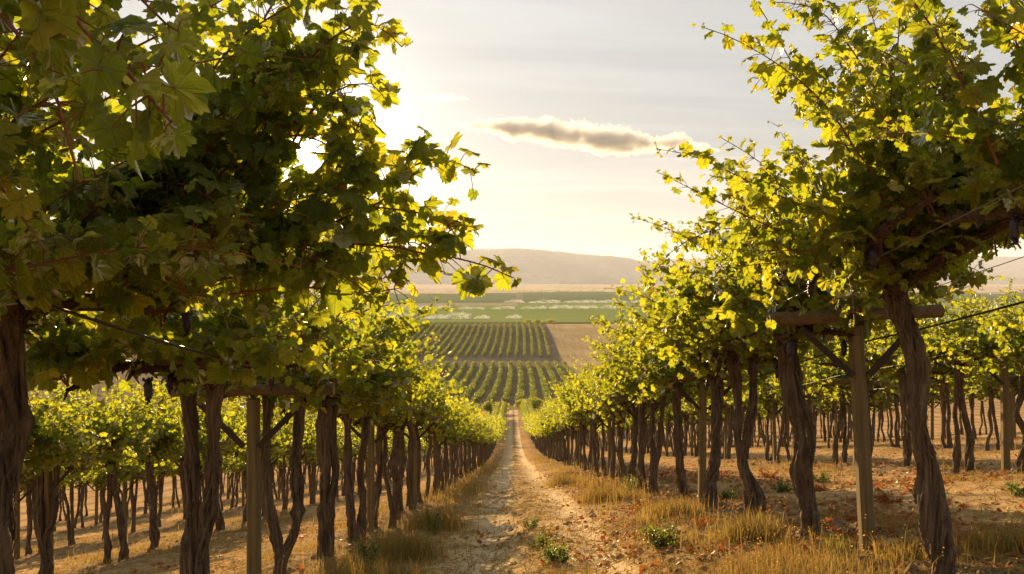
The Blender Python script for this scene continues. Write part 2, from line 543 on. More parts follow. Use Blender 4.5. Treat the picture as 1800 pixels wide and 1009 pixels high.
VT = np.stack([XX, YY, ZZ], -1).reshape(-1, 3)
ii, jj = np.meshgrid(np.arange(ny - 1), np.arange(nx - 1), indexing='ij')
Q = np.stack([ii * nx + jj, ii * nx + jj + 1, (ii + 1) * nx + jj + 1, (ii + 1) * nx + jj], -1).reshape(-1, 4)
fx = .25 * VT[Q][:, :, 0].sum(1)
fy = .25 * VT[Q][:, :, 1].sum(1)
reg = np.zeros(len(Q), int)
reg[(fy < 150) & (fx > -.85) & (fx < 1.1)] = 1
b2 = (fy >= 150)
reg[b2] = 2
reg[(fy >= 282) & (fy < 295)] = 3
reg[(fy >= 295) & (fy < 444)] = 2
reg[(fy >= 165) & (fy < 444) & (fx > 20)] = 4
reg[(fy >= 444)] = 5
reg[(fy >= 690)] = 6
wv = 25 * np.sin(fx / 140)
reg[(fy >= 1180 + wv) & (fx < 10)] = 8
reg[(fy >= 1330 + wv)] = 7
reg[(fy >= 1330) & (fx > 10) & (fx < 22 + (fy - 1330) * .01)] = 3
reg[(fy >= 2300 + wv * 6)] = 9
REG = [('ground', 'ground', 'dry sloping vineyard ground with soil clods and straw', 'ground'),
       ('dirt_path', 'path', 'straw covered dirt path running down between the two vine rows', 'path'),
       ('field', 'lowfield', 'dark soil under the vine rows of the fields in the valley', 'field'),
       ('farm_track', 'track', 'pale farm tracks between the fields in the valley', 'track'),
       ('plowed_field', 'plowed', 'bare brown field right of the valley vine rows', 'field'),
       ('headland', 'headland', 'scrubby slope dropping behind the valley vine rows', 'slope'),
       ('green_field', 'green', 'broad green irrigated field on the plain', 'field'),
       ('crop_field', 'dkgreen', 'dark green crop field towards the far side of the plain', 'field'),
       ('fallow_field', 'fallow', 'greyish brown fallow strip left on the plain', 'field'),
       ('plain', 'dry', 'pale dry steppe at the foot of the hills', 'plain')]
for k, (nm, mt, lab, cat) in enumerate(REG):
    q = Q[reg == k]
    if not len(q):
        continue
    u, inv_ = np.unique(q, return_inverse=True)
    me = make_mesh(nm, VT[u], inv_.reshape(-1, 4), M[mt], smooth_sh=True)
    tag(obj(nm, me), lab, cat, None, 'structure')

# ---- hills
def hills(name, lab, r0, r1, tops, seed, rough):
    az = np.radians(np.linspace(-48, 48, 420))
    rr = np.linspace(0, 1, 60)
    A, T_ = np.meshgrid(az, rr)
    px = 900 + F * np.tan(A)
    top = np.interp(px, [p for p, _ in tops], [q for _, q in tops])
    rad = (r0 + (r1 - r0) * T_) / np.cos(A)
    x, y = rad * np.sin(A), rad * np.cos(A)
    H = (HZ - top) / F * r1
    prof = smooth(0, 1, T_)
    n = fbm(x / 900, y / 1500, seed, 6, .55)
    z = -45 + (H + 45) * prof + 1.5 * rough * n * np.sin(np.pi * np.clip(T_, 0, 1)) * 1.0 + rough * .10 * fbm(x / 300, y / 300, seed + 9, 3)
    # back slope so the ridge is a solid landform
    xb, yb = x[-1:] * 1.15, y[-1:] * 1.15
    x, y, z = np.vstack([x, xb]), np.vstack([y, yb]), np.vstack([z, np.full((1, len(az)), -45.)])
    V = np.stack([x, y, z], -1).reshape(-1, 3)
    m_, n_ = x.shape
    a, b = np.meshgrid(np.arange(m_ - 1), np.arange(n_ - 1), indexing='ij')
    q = np.stack([a * n_ + b, a * n_ + b + 1, (a + 1) * n_ + b + 1, (a + 1) * n_ + b], -1).reshape(-1, 4)
    tag(obj(name, make_mesh(name, V, q, M['hill'], smooth_sh=True)), lab, 'hills', None, 'structure')
hills('hills', 'long rounded hills fading in haze across the plain', 5600, 8200,
      [(-900, 452), (300, 436), (700, 441), (850, 440), (940, 442), (1000, 447), (1060, 452), (1110, 458), (1150, 464), (1200, 470), (1400, 478), (2700, 470)], 51, 80)
hills('far_hills', 'faint farther ridge rising behind the right end of the hills', 8600, 9800,
      [(-900, 460), (800, 455), (1000, 455), (1100, 460), (1150, 458), (1200, 455), (1500, 450), (2700, 455)], 77, 60)

# ------------------------------------------------------------------ vine leaves
def leaf_outline(n, serr, seed):
    rs = np.random.RandomState(seed)
    ang = np.radians([0, 9, 18, 26, 30, 40, 50, 58, 70, 80, 84, 96, 108, 120, 140, 158, 170, 177])
    rad = np.array([1.0, .97, .86, .76, .74, .87, .94, .93, .82, .73, .72, .81, .84, .80, .72, .66, .45, .12])
    rad = rad * (1 + rs.uniform(-.08, .08, len(rad)))
    th = np.radians(np.linspace(-176, 176, n))
    r = np.interp(np.abs(th), ang, rad)
    if serr:
        r = r * (1 + serr * np.where(np.arange(n) % 2 == 0, 1, -1) * rs.uniform(.4, 1, n))
    return th, r

def leaf_template(n, serr, seed):
    th, r = leaf_outline(n, serr, seed)
    rs = np.random.RandomState(seed + 99)
    x = r * np.sin(th); y = r * np.cos(th)
    k1, k2, ph = rs.uniform(.10, .40), rs.uniform(.1, .35), rs.uniform(0, 6)
    z = -k1 * np.abs(x) ** 1.5 - k2 * np.maximum(y, 0) ** 2 + .10 * np.sin(th * 3 + ph) * r + .05 * np.sin(th * 7 + ph * 2) * r
    V = np.vstack([[0, 0, 0.03], np.stack([x, y, z], 1)])
    tri = np.stack([np.zeros(n - 1, int), np.arange(1, n), np.arange(2, n + 1)], 1)[:, ::-1]
    return V, tri
def leaf_template2(n, serr, seed):
    V, tri = leaf_template(n, serr, seed)
    rs = np.random.RandomState(seed + 7)
    o = V[1:]
    mid = o * .55
    th = np.arctan2(mid[:, 0], mid[:, 1])
    mid[:, 2] = o[:, 2] * .35 + .05 * np.cos(th * 5) + rs.uniform(-.02, .02, n)
    VV = np.vstack([V[:1], mid, o + np.c_[np.zeros((n, 2)), .07 * np.sin(th * 9 + seed) + rs.normal(0, .03, n)]])
    a = np.arange(1, n)
    T = np.vstack([np.stack([0 * a, a + 1, a], 1), np.stack([a, a + 1, a + n], 1), np.stack([a + 1, a + n + 1, a + n], 1)])
    return VV, T
T_XHI = [leaf_template2(47, .07, s + 20) for s in range(5)]
T_HI = [leaf_template(41, .10, s) for s in range(6)]
T_MID = [leaf_template(15, 0.0, s) for s in range(4)]
T_LOW = [leaf_template(7, 0.0, s + 3) for s in range(3)]

GAP = [None]
def leaf_cloud(buf, pos, nor, tip, size, rnd, temps, rs):
    """leaves at pos: blade normal nor, tip direction tip"""
    if GAP[0] is not None:                  # the opening in the foliage that lets the low sun through
        w_ = pos + GAP[0]
        al = w_ @ np.array(SUN)
        k_ = np.linalg.norm(w_ - al[:, None] * np.array(SUN), axis=1) > .015 * al + size * .4
        pos, nor, tip, size, rnd = pos[k_], nor[k_], tip[k_], size[k_], rnd[k_]
        if not len(pos):
            return
    nor = nrm(nor)
    tip = nrm(tip - nor * np.sum(nor * tip, 1, keepdims=True))
    sid = np.cross(tip, nor)
    which = rs.randint(0, len(temps), len(pos))
    for k, (V, tri) in enumerate(temps):
        s = which == k
        if not s.any():
            continue
        R3 = np.stack([sid[s], tip[s], nor[s]], 1)            # rows: local axes
        asp = rs.uniform(.82, 1.1, (s.sum(), 1, 1))
        L = V[None] * np.concatenate([asp, np.ones_like(asp), rs.uniform(.4, 1.7, asp.shape)], 2)
        P = pos[s][:, None] + size[s][:, None, None] * np.einsum('lvk,lkx->lvx', L, R3)
        n, m = s.sum(), len(V)
        T = (tri[None] + (np.arange(n) * m)[:, None, None]).reshape(-1, 3)
        buf.add(P.reshape(-1, 3), T, np.repeat(rnd[s], m), np.tile(V * [1, 1, 0], (n, 1)))

def grow(p0, d0, length, droop, rs, step=.06, wob=.10):
    n = max(4, int(length / step))
    P = [np.array(p0, float)]
    d = np.array(d0, float)
    w = rs.normal(0, wob, 3)
    for k in range(n):
        w = .85 * w + rs.normal(0, wob * .5, 3)
        d = d + w * .3 + np.array([0, 0, -droop * (.25 + k / n)])
        d = d / np.linalg.norm(d)
        P.append(P[-1] + d * step)
    return np.array(P)

def dress(lb, cb, P, rs, temps, size=.078, lat=.6, cane_r=.0055, seg=5, young=1.0, petiole=True, fall=0.5, dens=1.0):
    """leaves (and laterals) along a shoot P; cane tube into cb"""
    lowz = np.nonzero(P[:, 2] < HEAD - .16)[0]
    if len(lowz) and lowz[0] > 3:           # shoots that droop below the arms have been trimmed
        P = P[:lowz[0]]
    n = len(P)
    t = np.linspace(0, 1, n)
    if cb is not None:
        cb.add(*tube(P[::2] if n > 8 else P, np.interp(np.linspace(0, 1, len(P[::2] if n > 8 else P)), [0, 1], [cane_r, cane_r * .35]), seg))
    T = nrm(np.gradient(P, axis=0))
    pos, nor, tip, siz, rn = [], [], [], [], []
    side = rs.uniform(0, 6.28)
    for k in range(1, n):
        if rs.rand() > dens:
            continue
        s0 = size * (1.05 - fall * t[k] ** 2) * rs.uniform(.75, 1.2)
        if t[k] > .8:
            s0 *= max(.55, 1 - (t[k] - .8) * 2.2 * young)
        m = 1 + (rs.rand() < lat * (1 - t[k] * .8)) * rs.randint(1, 5)
        for q in range(m):
            side += 3.14 + rs.normal(0, .6)
            ref = np.array([0, 0, 1.]) if abs(T[k][2]) < .9 else np.array([1., 0, 0])
            a = np.cross(T[k], ref); a /= np.linalg.norm(a)
            b = np.cross(T[k], a)
            out = math.cos(side) * a + math.sin(side) * b
            L = s0 * rs.uniform(.7, 1.3) + (q > 0) * rs.uniform(.01, .06)
            pd = nrm(out + T[k] * rs.uniform(-.1, .7) + np.array([0, 0, .25]) + rs.normal(0, .2, 3))
            p = P[k] + pd * L
            if p[2] < HEAD - .12 and rs.rand() < .85:
                continue
            if petiole and cb is not None:
                cb.add(*tube(np.array([P[k], P[k] + pd * L * .55 + [0, 0, .006], p]), [.0022, .0016, .0013], 3))
            pos.append(p)
            nn = np.array([0, 0, .55]) + rs.normal(0, .55, 3) + np.array([0, -.25, 0]) + out * .35
            nor.append(nn)
            tip.append(pd * .8 + np.array([0, 0, -.75]) + rs.normal(0, .35, 3))
            siz.append(s0 * (1 if q == 0 else rs.uniform(.45, .9)))
            rn.append(np.clip(.92 * rs.beta(2.2, 2.8) + .12 * (t[k] - .4) + (rs.rand() < .006) * .4, 0, 1))
    if pos:
        leaf_cloud(lb, np.array(pos), np.array(nor), np.array(tip), np.array(siz), np.array(rn), temps, rs)

HEAD = 1.74     # height of the cordons above the row's ground

def trunk_pts(rs, lean=(0, 0), wob=.05, n=46, x0=0.0, top=HEAD, topx=0.0):
    c = [(x0, 0, -.12)]
    for z in (.25, .6, .95, 1.3):
        f = z / top
        c.append((x0 + (topx - x0) * f + lean[0] * f + rs.normal(0, wob), lean[1] * f + rs.normal(0, wob), z))
    c.append((topx + lean[0], lean[1], top))
    return spline(c, n)

def bark_flakes(buf, P, rad, rs, n, L=(.08, .25), w=.008, lift=.012):
    """loose strips of bark lying along the trunk"""
    m = len(P)
    T = nrm(np.gradient(P, axis=0))
    for _ in range(n):
        k = rs.randint(2, m - 6)
        ln = int(max(3, min(m - k - 1, rs.uniform(*L) / max(np.linalg.norm(P[1] - P[0]), .01))))
        a = rs.uniform(0, 6.28)
        V, q = [], []
        tw = rs.uniform(-1.5, 1.5)
        for j in range(ln):
            i = k + j
            r = rad[i] * rs.uniform(.98, 1.04) + lift * (abs(j / (ln - 1) - .5) * 2) ** 2 * rs.uniform(.3, 1.5)
            an = a + tw * j / ln
            u = np.cross(T[i], [1, 0, .1]); u /= np.linalg.norm(u)
            v = np.cross(T[i], u)
            d = math.cos(an) * u + math.sin(an) * v
            e = -math.sin(an) * u + math.cos(an) * v
            ww = w * (1 - .7 * abs(j / (ln - 1) - .5) * 2)
            V += [P[i] + d * r - e * ww, P[i] + d * r + e * ww]
            if j:
                q.append([2 * j - 2, 2 * j - 1, 2 * j + 1, 2 * j])
        buf.add(np.array(V), np.array(q))

def shag(buf, P, rad, rs, n):
    """ragged spurs and shreds on the old arms"""
    m = len(P)
    k = rs.randint(0, m, n)
    d = nrm(rs.normal(0, 1, (n, 3)))
    L = rs.uniform(.02, .07, (n, 1))
    s = nrm(np.cross(d, rs.normal(0, 1, (n, 3)))) * rs.uniform(.004, .013, (n, 1))
    b = P[k] + d * rad[k][:, None] * .7
    V = np.stack([b - s, b + s, b + d * L + s * .3, b + d * L * .9 - s * .4], 1).reshape(-1, 3)
    buf.add(V, np.arange(4 * n).reshape(n, 4))

def grapes(rs, at):
    b = Buf()
    ico_v, ico_f = ICO
    b.add(ICO[0] * [.024, .024, .066] + np.array(at) + [0, 0, -.06], ico_f)
    for _ in range(34):
        z = rs.uniform(0, 1)
        rr = .028 * (1 - z) ** .6 + .005
        a = rs.uniform(0, 6.28)
        p = np.array(at) + [rr * math.cos(a) * rs.uniform(.5, 1), rr * math.sin(a) * rs.uniform(.5, 1), -z * .13]
        b.add(ico_v * rs.uniform(.0065, .009) + p, ico_f)
    return b

def _ico(sub=1):
    import bmesh
    bm = bmesh.new()
    bmesh.ops.create_icosphere(bm, subdivisions=sub, radius=1)
    v = np.array([x.co[:] for x in bm.verts]); f = np.array([[w.index for w in x.verts] for x in bm.faces])
    bm.free()
    return v, f
ICO = _ico(1)
ICO3 = _ico(3)

def vine_meshes(seed, lod, kind='single', lean=(0, 0), nshoot=37, scale_leaf=.92, hero=None, spread=1.0, lenf=1.0, arm_up=0.0, rich=False):
    """returns dict part name -> mesh for one grapevine"""
    rs = np.random.RandomState(seed)
    tb, cbn, kb, lb = Buf(), Buf(), Buf(), Buf()
    seg = {0: 40, 1: 14, 2: 7}[lod]
    n = {0: 90, 1: 26, 2: 10}[lod]
    temps = {0: T_HI, 1: T_MID, 2: T_LOW}[lod] if not rich else T_XHI
    ridge = {0: .95, 1: .7, 2: .4}[lod]
    heads = []
    def one(x0, topx, r, ln, wob=.028, top=HEAD):
        P = trunk_pts(rs, ln, wob, n, x0, top, topx)
        z = P[:, 2] / top
        rad = r * (1.0 + .55 * np.exp(-np.maximum(z, 0) / .10) - .12 * z + .35 * np.maximum(0, z - .86) / .14)
        for q_ in range(5):
            rad = rad * (1 + rs.uniform(.08, .28) * np.exp(-((z - rs.uniform(.1, .95)) / .022) ** 2))
        rad = rad * (1 + .13 * np.interp(np.arange(n), np.linspace(0, n, 9), rs.uniform(-1, 1, 9)))
        tb.add(*tube(P, rad, seg, ridge, rs.uniform(-5, 5), seed * 7 + len(heads), freq=6))
        if lod == 0:
            bark_flakes(tb, P, rad, rs, 130, (.06, .35), .006, .016)
        heads.append(P[-1])
    if kind == 'single':
        one(0, 0, .054 if lod == 0 else .046, lean, .024)
        if rs.rand() < .6:
            one(.02, .05, .034, (lean[0] + rs.normal(0, .03), lean[1] + .04))
    elif kind == 'twin':
        one(-.03, -.12, .041, lean)
        one(.035, .12, .038, (lean[0], lean[1] + .08), .04)
    elif kind == 'fork':
        one(0.0, -.07, .039, lean, .015)
        one(0.03, .10, .036, (lean[0] + .02, lean[1] - .03), .02)
    elif kind == 'splay':
        one(-.13, -.02, .041, lean)
        one(.14, .02, .037, (lean[0], lean[1]))
    # arms along and across the row
    arms = []
    hd = np.mean(heads, axis=0)
    m = {0: 26, 1: 12, 2: 6}[lod]
    for sx, sy in ((1, 1), (1, -1), (-1, 1), (-1, -1)):
        h = heads[0] if sx < 0 else heads[-1]
        L = .82
        xo = sx * rs.uniform(.12, .42)
        zz = rs.uniform(-.02, .10)
        L = .95
        c = [h + [0, 0, -.06], h + [sx * .06, sy * .12, .05 + zz * .4], (hd[0] + xo, hd[1] + sy * .45, HEAD + zz + rs.uniform(-.03, .05) + arm_up * (sy < 0) * .6),
             (hd[0] + xo + rs.normal(0, .06), hd[1] + sy * L, HEAD + zz + rs.normal(0, .04) + arm_up * (sy < 0))]
        A = spline(c, m)
        ra = np.interp(np.linspace(0, 1, m), [0, .6, 1], [.046, .032, .012]) * rs.uniform(.8, 1.2)
        cbn.add(*tube(A, ra, max(6, seg // 2), .5, rs.uniform(-6, 6), seed + 31, freq=5))
        if lod < 2:
            shag(cbn, A, ra, rs, 130 if lod == 0 else 40)
        arms.append(A)
    # shoots
    for k in range(nshoot):
        A = arms[rs.randint(4)]
        p0 = A[rs.randint(len(A) // 4, len(A))] + [0, 0, .02]
        sx = np.sign(p0[0] - hd[0] + rs.normal(0, .25)) or 1
        phi = abs(rs.normal(0, .62)) if rs.rand() < .75 else rs.uniform(.7, 1.5)
        phi = min(phi, 1.6)
        d = np.array([sx * math.sin(phi) * spread, rs.normal(0, .30), math.cos(phi)])
        d /= np.linalg.norm(d)
        L = rs.uniform(.75, 1.35) * lenf * (1.1 if phi < .6 else 1.0)
        P = grow(p0, d, L, rs.uniform(.008, .040), rs, step={0: .050, 1: .070, 2: .14}[lod])
        dress(lb, kb if lod < 2 else None, P, rs, temps, .076 * scale_leaf * {0: 1, 1: 1.12, 2: 1.7}[lod],
              lat={0: .95, 1: .95, 2: .8}[lod], seg={0: 6, 1: 4, 2: 3}[lod], petiole=lod == 0)
    # leaves close about the arms, hanging a little below
    nb = {0: 300, 1: 160, 2: 60}[lod]
    A = np.concatenate(arms)
    nb = int(nb * 1.2)
    p = A[rs.randint(0, len(A), nb)] + rs.normal(0, 1, (nb, 3)) * [.20, .16, .11] + [0, 0, .20]
    leaf_cloud(lb, p, rs.normal(0, .6, (nb, 3)) + [0, -.2, .6], rs.normal(0, .5, (nb, 3)) + [0, 0, -.8],
               rs.uniform(.05, .085, nb) * {0: 1, 1: 1.1, 2: 1.6}[lod] * scale_leaf, np.clip(rs.beta(2.2, 3, nb), 0, 1), temps, rs)
    if hero:
        hero(rs, lb, kb, temps)
    out = {'trunk': tb.mesh('trunk', M['bark'], lod > 0), 'cordon': cbn.mesh('cordon', M['cordon'])}
    if kb.n:
        out['canes'] = kb.mesh('canes', M['cane'], True)
    out['foliage'] = lb.mesh('foliage', M['leaf'])
    if lod == 0:
        for q in range(4):
            A = arms[q]
            out['grape_cluster.%d' % q] = grapes(rs, A[rs.randint(5, len(A))] + [rs.normal(0, .03), 0, -.035]).mesh('grape_cluster', M['grape'], True)
    return out

def vine_from(meshes, loc):
    r = empty('grapevine', loc)
    for k, me in meshes.items():
        obj(k.split('.')[0], me, r)
    return r

# ---- explicit shoots of the nearest vines, given in world space and taken into the vine's own space
def at(px, py, Z):
    return np.array([(px - 900) / F * Z, Z, -(py - HZ) / F * Z])

def hero_shoots(origin, shoots):
    def fn(rs, lb, kb, temps):
        for ctrl, kw in shoots:
            P = spline([np.array(c) - origin for c in ctrl], 40)
            L = np.sum(np.linalg.norm(np.diff(P, axis=0), axis=1))
            n = max(6, int(L / kw.get('step', .045)))
            P = spline([np.array(c) - origin for c in ctrl], n)
            P = P + np.cumsum(rs.normal(0, .003, P.shape), axis=0)
            dress(lb, kb, P, rs, temps, kw.get('size', .08), kw.get('lat', .5), kw.get('r', .006), 6, 1.0, True, kw.get('fall', .5), kw.get('dens', 1))
    return fn

# ------------------------------------------------------------------ vine positions
VL = [1.25, 2.9, 4.64, 6.34, 7.93, 9.45, 11.0, 12.5]
VR = [1.3, 2.75, 4.35, 6.2, 7.7, 9.25, 10.8, 12.4]
while VL[-1] < 133: VL.append(VL[-1] + 1.55)
while VR[-1] < 133: VR.append(VR[-1] + 1.55)
PL = [5.74 + 4.7 * k for k in range(27)]
PR = [5.35 + 4.7 * k for k in range(27)]
rsv = np.random.RandomState(5)
ORD = ['first', 'second', 'third', 'fourth', 'fifth', 'sixth', 'seventh', 'eighth', 'ninth', 'tenth', 'eleventh', 'twelfth']

thin = {}
def thin_variant(i, lod):
    if (i, lod) not in thin:
        thin[(i, lod)] = vine_meshes(150 + i + 20 * lod, lod, ['twin', 'single', 'splay', 'single'][i % 4], (rsv.normal(0, .06), rsv.normal(0, .08)), nshoot=26, lenf=.82)
    return thin[(i, lod)]
hi = {}
def variant(i):
    if i not in hi:
        kinds = ['single', 'twin', 'single', 'fork', 'splay', 'single']
        hi[i] = vine_meshes(100 + i, 0, kinds[i % 6], (rsv.normal(0, .07), rsv.normal(0, .08)))
    return hi[i]
midv = [vine_meshes(200 + i, 1, ['single', 'twin', 'fork', 'splay', 'single'][i], (rsv.normal(0, .08), rsv.normal(0, .08))) for i in range(5)]
lowv = [vine_meshes(300 + i, 2, ['single', 'twin', 'splay'][i], (rsv.normal(0, .08), rsv.normal(0, .08)), nshoot=30) for i in range(3)]

def rowz(x, y):
    return G(x, y) - .02

GV = 'grapevines trained on the trellis rows'
def place(meshes, x, y, label, scale=1.0, rz=0.0):
    root = vine_from(meshes, (x, y, rowz(x, y)))
    root.scale = (scale,) * 3
    root.rotation_euler = (0, 0, rz)
    tag(root, label, 'grapevine', GV)
    return root

# hero vines -------------------------------------------------
def W0(x, y): return np.array([x, y, rowz(x, y)])
o1 = W0(-2.0, 1.25)
sh1 = [([(-1.5, 1.3, .62), (-.95, 1.25, .62), (-.62, 1.12, .33), (-.46, 1.02, .19)], dict(size=.066, lat=.85)),
       ([(-1.5, 1.4, .5), (-1.15, 1.35, .62), (-.85, 1.3, .42), (-.72, 1.25, .16)], dict(size=.066, lat=.8)),
       ([(-1.6, 1.5, .7), (-1.2, 1.5, .85), (-.8, 1.45, .62), (-.6, 1.4, .45)], dict(size=.066, lat=.8)),
       ([(-1.7, 1.6, .2), (-1.4, 1.6, .35), (-1.15, 1.6, .25), (-1.0, 1.6, .05)], dict(size=.066, lat=.8)),
       ([(-1.7, 1.7, .9), (-1.3, 1.8, 1.0), (-.8, 1.8, .85), (-.55, 1.8, .70)], dict(size=.066, lat=.9))]
GAP[0] = o1
v1 = vine_meshes(11, 0, 'single', (0, 0), nshoot=46, hero=hero_shoots(o1, sh1), rich=True, lenf=1.1)
place(v1, -2.0, 1.25, 'nearest grapevine of the left row, its big dark leaves hanging into the upper left corner')
o2 = W0(-2.0, 2.9)
b2_ = lambda px, py, z=2.8: tuple(at(px, py, z))
sh2 = [([b2_(330, 300, 2.9), b2_(520, 330, 2.9), b2_(640, 330, 2.85), b2_(730, 290, 2.8), b2_(790, 280, 2.75), b2_(840, 296, 2.75)], dict(size=.072, lat=.85, fall=.3)),
       ([b2_(480, 420, 2.9), b2_(610, 430, 2.8), b2_(700, 440, 2.75), b2_(790, 455, 2.7), b2_(850, 475, 2.65), b2_(888, 490, 2.6)], dict(size=.072, lat=.8, fall=.25)),
       ([b2_(430, 250, 2.9), b2_(530, 120, 2.8), b2_(600, 60, 2.75), b2_(660, 45, 2.7), b2_(705, 85, 2.7)], dict(size=.072, lat=.8, fall=.3)),
       ([b2_(470, 330, 2.9), b2_(540, 210, 2.8), b2_(600, 160, 2.75), b2_(670, 150, 2.7)], dict(size=.074, lat=.85, fall=.1)),
       ([b2_(430, 480, 2.9), b2_(560, 380, 2.8), b2_(660, 360, 2.75), b2_(770, 380, 2.7), b2_(800, 410, 2.7)], dict(size=.072, lat=.9, fall=.25)),
       ([b2_(350, 420, 2.9), b2_(470, 250, 2.9), b2_(560, 240, 2.85), b2_(620, 290, 2.8)], dict(size=.072, lat=1.0, fall=.25)),
       ([b2_(400, 520, 2.9), b2_(520, 500, 2.85), b2_(640, 510, 2.8), b2_(730, 500, 2.8)], dict(size=.072, lat=.9, fall=.25)),
       ([b2_(400, 150, 2.9), b2_(470, 20, 2.9), b2_(560, -60, 2.8), b2_(650, 10, 2.8)], dict(size=.072, lat=.9, fall=.25)),
       ([b2_(350, 500, 3.0), b2_(450, 480, 3.0), b2_(570, 460, 2.9), b2_(690, 420, 2.85), b2_(760, 440, 2.85)], dict(size=.072, lat=.9, fall=.25))]
rq = np.random.RandomState(8)
for c_ in (((450, 430), (560, 330), (610, 250), (635, 190)), ((430, 400), (520, 370), (610, 330), (650, 270)), ((400, 330), (470, 220), (520, 190), (600, 210)),
           ((420, 380), (455, 300), (470, 240), (500, 180)), ((480, 420), (600, 380), (690, 330), (720, 250)), ((380, 200), (480, 120), (560, 100), (640, 120))):
    sh2.append(([b2_(*q_, 2.9 - .05 * i_) for i_, q_ in enumerate(c_)], dict(size=.068, lat=.9, fall=.2)))
EDY = [-80, 50, 100, 150, 200, 290, 310, 400, 470, 500, 560]
EDX = [660, 690, 640, 650, 610, 630, 760, 780, 830, 720, 720]
for k in range(30):
    ty = rq.uniform(-60, 540)
    tx = np.interp(ty, EDY, EDX) - 25 - 430 * rq.rand() ** 1.6
    if abs(tx - 530) < 50 and abs(ty - 272) < 50:
        continue
    sx0, sy0 = rq.uniform(60, 420), rq.uniform(400, 540)
    z0, z1 = rq.uniform(2.6, 3.4), rq.uniform(2.5, 3.6)
    mx_, my_ = .5 * (sx0 + tx) - 20, .5 * (sy0 + ty) - rq.uniform(20, 110)
    sh2.append(([b2_(sx0, sy0, z0), b2_(mx_, my_, .5 * (z0 + z1)), b2_(tx, ty, z1)], dict(size=.072, lat=.9, fall=.25)))
GAP[0] = o2
v2 = vine_meshes(12, 0, 'single', (-.03, .02), nshoot=28, hero=hero_shoots(o2, sh2), rich=True, lenf=1.15, spread=1.15)
place(v2, -2.0, 2.9, 'grapevine with thick dark trunk at the left edge, shoots reaching over the path')
GAP[0] = W0(-2.0, 4.64)
v3 = vine_meshes(13, 0, 'fork', (.02, .0), nshoot=30, lenf=1.1, spread=1.1)
place(v3, -2.0, 4.64, 'grapevine with forked twin trunk just left of the nearest left wooden post')
GAP[0] = W0(-2.0, 6.34)
v4 = vine_meshes(14, 0, 'twin', (.03, .04), nshoot=28)
place(v4, -2.0, 6.34, 'grapevine with two trunks side by side just right of the nearest left wooden post')
GAP[0] = W0(-2.0, 7.93)
v5 = vine_meshes(15, 0, 'single', (.0, .03), nshoot=36, lenf=.9)
place(v5, -2.0, 7.93, 'grapevine with single rough trunk, second right of the nearest left wooden post')
GAP[0] = None
v6 = vine_meshes(16, 0, 'twin', (.02, .0), nshoot=32, lenf=.88)
place(v6, -2.0, 9.45, 'grapevine with narrow V-shaped trunk left of the second left wooden post')
v7 = vine_meshes(17, 0, 'splay', (.0, .0), nshoot=30, lenf=.85)
place(v7, -2.0, 11.4, 'grapevine with splayed trunk feet right of the second left wooden post')

oR1 = W0(2.5, 2.75)
c2 = lambda px, py, z=3.0: tuple(at(px, py, z))
shR1 = [([(1.9, 2.9, .45), (1.7, 2.9, .9), (1.45, 2.9, 1.2), (1.15, 2.9, 1.12)], dict(size=.072, lat=1)),
        ([(2.1, 2.6, .3), (1.95, 2.5, .7), (1.75, 2.4, .95), (1.6, 2.3, .9)], dict(size=.072, lat=1))]
vr1 = vine_meshes(21, 0, 'single', (-.05, .1), nshoot=26, hero=hero_shoots(oR1, shR1), rich=True, lenf=1.0)
place(vr1, 2.5, 2.75, 'nearest grapevine of the right row, its shoots hanging in at the top right corner')
oR2 = W0(2.55, 4.35)
shR2 = [([c2(1600, 400, 4.2), c2(1545, 280, 4.1), c2(1460, 190, 4.0), c2(1390, 150, 4.0), c2(1330, 135, 4.0)], dict(size=.072, lat=1)),
        ([c2(1620, 380, 4.2), c2(1560, 200, 4.1), c2(1500, 80, 4.0), c2(1440, 10, 4.0), c2(1355, -5, 3.9)], dict(size=.072, lat=1)),
        ([c2(1650, 400, 4.2), c2(1590, 200, 4.2), c2(1540, 60, 4.1), c2(1520, -20, 4.1)], dict(size=.072, lat=1)),
        ([c2(1700, 400, 4.2), c2(1690, 200, 4.2), c2(1660, 80, 4.1), c2(1640, 40, 4.1)], dict(size=.072, lat=1)),
        ([c2(1590, 430, 4.4), c2(1530, 330, 4.3), c2(1490, 230, 4.3), c2(1480, 130, 4.3)], dict(size=.072, lat=1)),
        ([c2(1600, 440, 4.2), c2(1480, 380, 4.1), c2(1420, 310, 4.1), c2(1390, 270, 4.1)], dict(size=.072, lat=1)),
        ([c2(1680, 450, 4.2), c2(1640, 330, 4.1), c2(1580, 200, 4.1), c2(1560, 120, 4.1)], dict(size=.072, lat=1))]
for k in range(16):
    ty = rq.uniform(-40, 330)
    tx = rq.uniform(1500, 1700) if ty < 130 else rq.uniform(1490, 1810)
    sx0, sy0 = rq.uniform(1560, 1800), rq.uniform(380, 470)
    shR2.append(([c2(sx0, sy0, 4.2), c2(.5 * (sx0 + tx) + 10, .5 * (sy0 + ty) - 30, 4.2), c2(tx, ty, rq.uniform(3.7, 4.5))], dict(size=.072, lat=1, fall=.3)))
vr2 = vine_meshes(22, 0, 'single', (-.24, .12), nshoot=34, hero=hero_shoots(oR2, shR2), rich=True, lenf=1.1, arm_up=.42)
place(vr2, 2.55, 4.35, 'large leaning grapevine with shredded bark in front of the nearest right wooden post')
oR3 = W0(2.5, 6.2)
shR3 = [([c2(1420, 520, 6.0), c2(1400, 400, 5.6), c2(1340, 330, 5.3), c2(1240, 308, 5.0)], dict(size=.072, lat=1)),
        ([c2(1440, 500, 6.0), c2(1420, 380, 5.6), c2(1400, 300, 5.4), c2(1380, 255, 5.3)], dict(size=.072, lat=1))]
